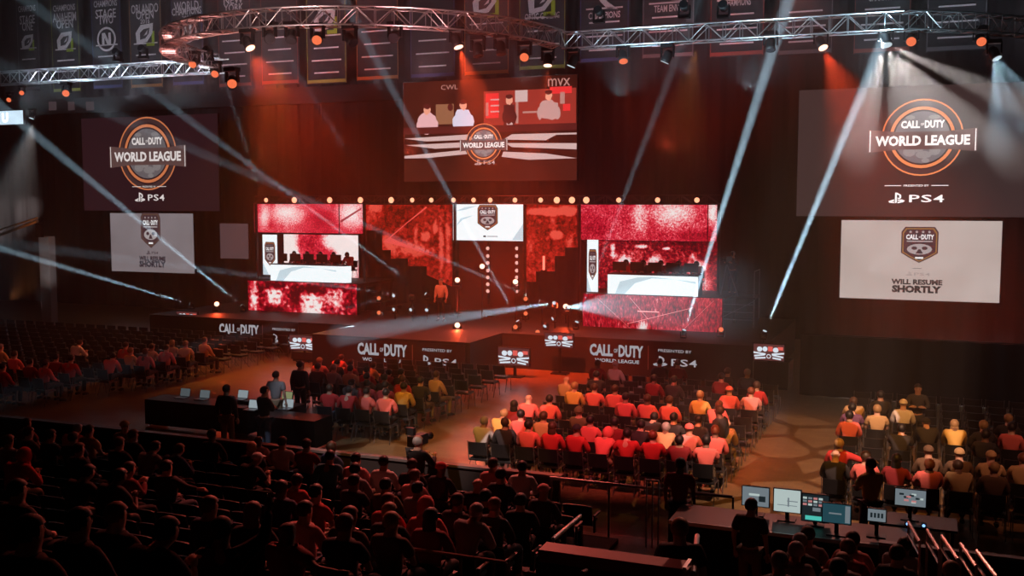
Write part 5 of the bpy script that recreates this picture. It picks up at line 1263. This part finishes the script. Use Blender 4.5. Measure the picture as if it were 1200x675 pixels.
for px, py, st, off, W, ang, lab in F:
    p = truss_pt(px, py); ln = {'OR': L_OR, 'OR2': L_OR2, 'OFF': L_OFF, 'W': L_W, 'WM': L_WM}[st]
    if px < 100: p = onY(px, py, 33.1)
    q = fixture(p, p + Vector(off) * .1 + (CL - p).normalized() * (.9 if st in ('OR', 'WM', 'OR2') else .2), ln, lab, True, 1. if px > 60 else .7)
    if W: lamp(p + Vector(off).normalized() * .32, p + Vector(off), ORC if st != 'W' else WHC, W, ang, 1. if st != 'W' else .6)
# black lamps standing on top of the truss
for px, py, lab in ((702, 14, 'unlit black lamp above the truss right of the joint'), (848, 8, 'unlit black lamp above the middle of the right truss'), (802, 8, 'unlit lamp above the truss left of the middle one'), (138, 62, 'unlit black lamp standing above the left truss'), (168, 58, 'unlit square black lamp standing above the left truss'), (244, 60, 'unlit black lamp at the left bend of the arc')):
    fixture(truss_pt(px, py), truss_pt(px, py) + Vector((0, -1, .3)), L_OFF, lab, False, .9)
# white rays of the two fan lamps
for sx, sy, ends, pw in ((1038, 52, ((985, 180), (1008, 190), (1052, 175), (1072, 150), (1120, 170), (1190, 190), (1215, 130)), 150000), (1165, 66, ((1200, 160), (1172, 175), (1215, 120)), 90000), (40, 142, ((-10, 260), (15, 240), (35, 230)), 20000)):
    for k, (ex, ey) in enumerate(ends):
        p = truss_pt(sx, sy); q = onY(ex, ey, 44.4)
        lamp(p + (q - p).normalized() * .4, q, (.95, .84, .8) if sx < 1100 else WHC, pw, (6, 9, 5, 8, 10, 9, 7)[k], .8)
# the row of orange lamps on the stage truss
BUL = (312.6, 345.6, 387, 423, 459, 483.6, 506, 532, 555.5, 575, 604, 634, 653, 670.7, 687.5, 725.5, 771, 817)
for i, px in enumerate(BUL):
    p = onY(px, 234.5, 38.9); big = i in (1, 2, 3, 4, 13, 14, 12)
    t = thing('truss_lamp', p, 'small round orange lamp on the stage truss, %s' % (ORD[i] + ' from the left'), 'stage light', 'row of orange lamps on the stage truss')
    MB().tube([(0, .14, 0), (0, .02, 0), (0, -.04, 0)], [.06, .1, .11], BLKM, 12).build('can', t, True)
    MB().ell((0, -.05, 0), ((.13 if big else .1), .04, (.13 if big else .1)), emi('truss_lamp_glow', (1, .4, .22), 1.7), 12, 8).build('lens', t, True)
    MB().box((-.02, .02, .08), (.02, .08, .2), BLKM).build('clamp', t)
    lamp(p + Vector((0, -.14, 0)), p + Vector((0, -6, -2 + 3 * (i % 2))), ORC, 150 if big else 90, 140, 1.)
# floor lamps of the stage with orange lenses
for px, py, c, lab in ((565, 313, 'WM', 'bright orange lamp high in the entrance'), (536, 329, 'WM', 'bright orange lamp left of the entrance'), (604, 331, 'WM', 'bright orange lamp right of the entrance'), (616, 351, 'OR2', 'dim orange lamp beside the long beam'), (616, 368, 'OR2', 'dim orange lamp under the long beam'),
        (536, 382, 'OR', 'orange lamp left of the entrance at deck level'), (663, 360, 'WM', 'orange lamp left of the right red wall throwing a white beam'), (444, 350, 'OR2', 'orange lamp right of the left red wall, upper one'), (444, 367, 'OR2', 'orange lamp right of the left red wall, lower one'),
        (436, 392, 'RED', 'small red lamp on the thrust deck left'), (516, 397, 'RED', 'small red lamp on the thrust deck near the entrance'), (577, 401, 'RED', 'red lamp at the foot of the glowing tube'), (621, 396, 'RED', 'red lamp above the low small screen'), (254, 357, 'OR', 'orange lamp left of the left red wall'), (845, 387, 'OR2', 'dim orange lamp right of the right red wall'), (604, 384, 'OR2', 'orange lamp above the low small screen'), (630, 390, 'OR2', 'small orange lamp right above the low small screen')):
    Y = 38.6 if py < 375 else 35.6
    if px == 254: Y = 37
    p = onY(px, py, Y); aim = p + (CL - p).normalized() + Vector((0, 0, .2)); s_ = .62 if c != 'OR2' else .5
    q = fixture(p, aim, {'OR': L_OR, 'OR2': L_OR2, 'WM': L_WM, 'RED': L_RED}[c], lab, False, s_ * 1.2, 'orange lamps around the stage entrance')
    if p.z - .5 > DECK: rail('lamp_pole', [(p.x, p.y + .0, p.z - .28), (p.x, p.y, DECK)], .03, 'dark pole under the ' + lab.split(',')[0], (), BLKM, 'pole')
    if c in ('OR', 'WM', 'RED'): lamp(p + (aim - p).normalized() * .3, aim, ORC if c != 'RED' else (1, .03, .02), 120, 140, 1.)
# narrow white beams
BEAM = [ # lamp px, far px, depth Y of lamp, depth Y of target, power, cone
 ((895, 391), (1030, 60), 34.8, 33, 36, 2.3, 'right of the right sponsor banner', 1), ((801, 390), (905, 60), 35.6, 34, 30, 2.3, 'in front of the right red wall', 1), ((675, 380), (790, 75), 36, 34, 5, 1.8, 'left of the right red wall', 1), ((608, 397), (452, 90), 36, 33, 10, 1.8, 'in front of the entrance right side', 1),
 ((285, 361), (22, 142), 37, 33.5, 14, 2.2, 'left of the left red wall', 1), ((225, 357), (-30, 282), 37, 33, 12, 2.2, 'beside the leftmost small screen', 1), ((501, 346), (350, 235), 37.2, 34, 10, 1.6, 'left of the entrance steps', 1), ((483, 347), (120, 300), 37.2, 36, 4., 1.8, 'beside the stage stairs', 1),
 ((635, 354), (425, 262), 37.5, 35, 6., 1.6, 'right of the entrance', 1), ((650, 355), (425, 389), 37.6, 20, 12, 1.6, 'right of the entrance, throwing the long low beam', 1), ((650, 372), (560, 425), 37.0, 34.5, .15, 2., 'below the long low beam lamp', 1), ((463, 346), (440, 352), 37.3, 36, .5, 2.5, 'near the left orange pair, upper', 1), ((463, 362), (440, 371), 37.3, 36, .5, 2.5, 'near the left orange pair, lower', 1),
 ((483, 362), (425, 396), 37.0, 34, .6, 1.8, 'left of the host, aimed low', 1), ((501, 362), (466, 405), 37.0, 34, .3, 1.8, 'left of the host, aimed down', 1), ((666, 360), (790, 353), 37.4, 22, 2.6, 5, 'left of the right red wall, aimed right', 1), ((310, 240), (262, 90), 38.5, 36, 1.3, 2.2, 'at the left end of the stage truss', 0), ((352, 232), (160, 150), 38.5, 33, .8, 2.2, 'on the left half of the stage truss', 0), ((432, 218), (352, 90), 38, 35, 1.4, 2.2, 'above the left half of the stage', 0), ((640, 397), (600, 430), 36, 34, .2, 2, 'beside the small stage screen', 1)]
for (a, b, Ya, Yb, pw, ang, lab, fx) in BEAM:
    p = onY(*a, Ya); q = onY(*b, Yb)
    if p.z < DECK + .25 and p.y > 35: p.z = DECK + .25
    if fx:
        fixture(p, q, L_W, 'small white beam lamp ' + lab, False, .5, 'white beam lamps on the stage')
        if p.z - .4 > DECK: rail('lamp_pole', [(p.x, p.y, p.z - .2), (p.x, p.y, DECK)], .025, 'dark pole of the white beam lamp ' + lab, (), BLKM, 'pole')
    lamp(p + (q - p).normalized() * .16, q, WHC, 90000 * pw, ang, .35, .05)
print('rig done')
# ------------------------------------------------------------------ house light that falls on people and floor (unseen lamps high over the hall, no fixtures)
def gobo(loc, aim, W, ang, scale, c_in, c_gap, edge=.06):
    o = lamp(loc, aim, (1, 1, 1), W, ang, .35, .02); l = o.data; l.shadow_soft_size = .0; l.use_nodes = True; nt = l.node_tree; nt.nodes.clear(); N = nt.nodes.new; K = nt.links.new
    tc = N('ShaderNodeTexCoord'); sp = N('ShaderNodeSeparateXYZ'); dx = N('ShaderNodeMath'); dx.operation = 'DIVIDE'; dy = N('ShaderNodeMath'); dy.operation = 'DIVIDE'; cb = N('ShaderNodeCombineXYZ')
    K(tc.outputs['Normal'], sp.inputs[0]); K(sp.outputs[0], dx.inputs[0]); K(sp.outputs[2], dx.inputs[1]); K(sp.outputs[1], dy.inputs[0]); K(sp.outputs[2], dy.inputs[1]); K(dx.outputs[0], cb.inputs[0]); K(dy.outputs[0], cb.inputs[1])
    v = N('ShaderNodeTexVoronoi'); v.feature = 'DISTANCE_TO_EDGE'; v.inputs['Scale'].default_value = scale; v.inputs['Randomness'].default_value = .75
    K(cb.outputs[0], v.inputs['Vector']); r = N('ShaderNodeValToRGB'); r.color_ramp.elements[0].position = edge; r.color_ramp.elements[0].color = (*c_gap, 1); r.color_ramp.elements[1].position = edge + .02; r.color_ramp.elements[1].color = (*c_in, 1)
    K(v.outputs['Distance'], r.inputs[0]); e = N('ShaderNodeEmission'); K(r.outputs[0], e.inputs[0]); ou = N('ShaderNodeOutputLight'); K(e.outputs[0], ou.inputs[0]); return o
AMB = (1, .42, .06)
gobo((1, 11, 15.5), (-2.6, 24.3, 0), 21000, 23, 13, (1, .56, .38), (.3, .11, .012), .055)
gobo((-8, 8, 15.5), (-10.3, 21.2, 0), 15000, 18, 13, (1, .66, .55), (.24, .1, .014), .07)
gobo((-12, 9, 15.5), (-14.0, 22.3, 0), 6000, 13, 13, (.66, .68, .8), (.03, .01, .006), .07)
lamp((-9, 11, 15.5), (-10.6, 25.2, 0), AMB, 9000, 22, .9)
lamp((-26, 38, 12), (-22.5, 31, 0), AMB, 3500, 30, .8)
lamp((1, 12, 15.5), (-2.8, 25.5, 0), AMB, 6000, 24, .9)
lamp((-26, 38, 12), (-26.5, 30, 1), (1, .3, .06), 3500, 40, .8)
# red and coral washes on the audience
lamp((-4, 13, 14), (-6.6, 24, .8), (1, .14, .14), 13000, 28, .6)
lamp((-7, 33, 11), (-6.8, 25, .8), (1, .36, .07), 3000, 32, .8)
lamp((-12, 13, 14), (-14.6, 27.5, .8), (1, .1, .06), 900, 22, .7)
lamp((-20, 13, 14), (-29, 29, .8), (1, .14, .1), 900, 34, .7)
lamp((5, 13, 14), (1.2, 25, .8), (1, .36, .2), 3000, 30, .7)
lamp((-12, 29, 14), (-7.4, 13.6, 1.2), (1, .17, .13), 9500, 30, .9)
lamp((-16, 29, 15), (-10, 9, 2), (1, .13, .08), 3500, 40, 1.)
lamp((-4, 33, 13), (0, 12, 1), (1, .28, .2), 4000, 34, 1.)
# unseen red lamps added to wash the drapes behind the stage and the haze above
for x, y_, W in ((-30, 44, 900), (-22, 44, 2200), (-16, 43.5, 2600), (-10, 43.5, 1100)):
    lamp((x, y_ - 2.2, 8.2), (x, 47, 13), (1, .08, .035), W * .95, 110, 1.)
lamp((-17.5, 37.5, DECK + .3), (-17.5, 41, 6), (1, .05, .025), 500, 120, 1.)
# unseen lamps added to brighten the trusses and the banners above
for x in (-9, -5, -1.5): lamp((x, 31, 9.4), (x + .3, 33, 12.5), (.55, .85, 1), 600, 110, 1.)
for x in (-34, -30, -26.5): lamp((x, 31.5, 9.4), (x, 33, 12.5), (.7, .85, 1), 520, 110, 1.)
for x, y_, c in ((-24, 28, (1, .35, .3)), (-21, 25.8, (1, .35, .3)), (-17, 23.5, (1, .6, .55)), (-13, 25.8, (1, .4, .4))): lamp((x, y_, 9.6), (x * .85 - 3, y_ + 2, 12.5), c, 420, 120, 1.)
lamp((-2, 42, 3.5), (1, 47, 5.5), (.75, .75, .8), 600, 120, 1.)  # unseen lamp added to grey the back drape at lower right
for x in (-44, -37, -30, -23, -16, -9, -2, 4): lamp((x, 40.5, 11.2), (x, 45.6, 15), (.8, .8, .95), 560 if x < -25 else 330, 100, 1.)
q = onY(30, 270, 33.5); lamp(q + Vector((0, -1, -3)), q + Vector((0, 2.5, 0)), (1, .35, .12), 500, 80, 1.)  # unseen amber lamp added to make the crane arm show
q = onY(57, 330, 36); lamp(q + Vector((0, -.5, -1.2)), onY(57, 300, 38), (.9, .8, .8), 170, 50, 1.)  # unseen lamp added to lift the pylon out of the dark
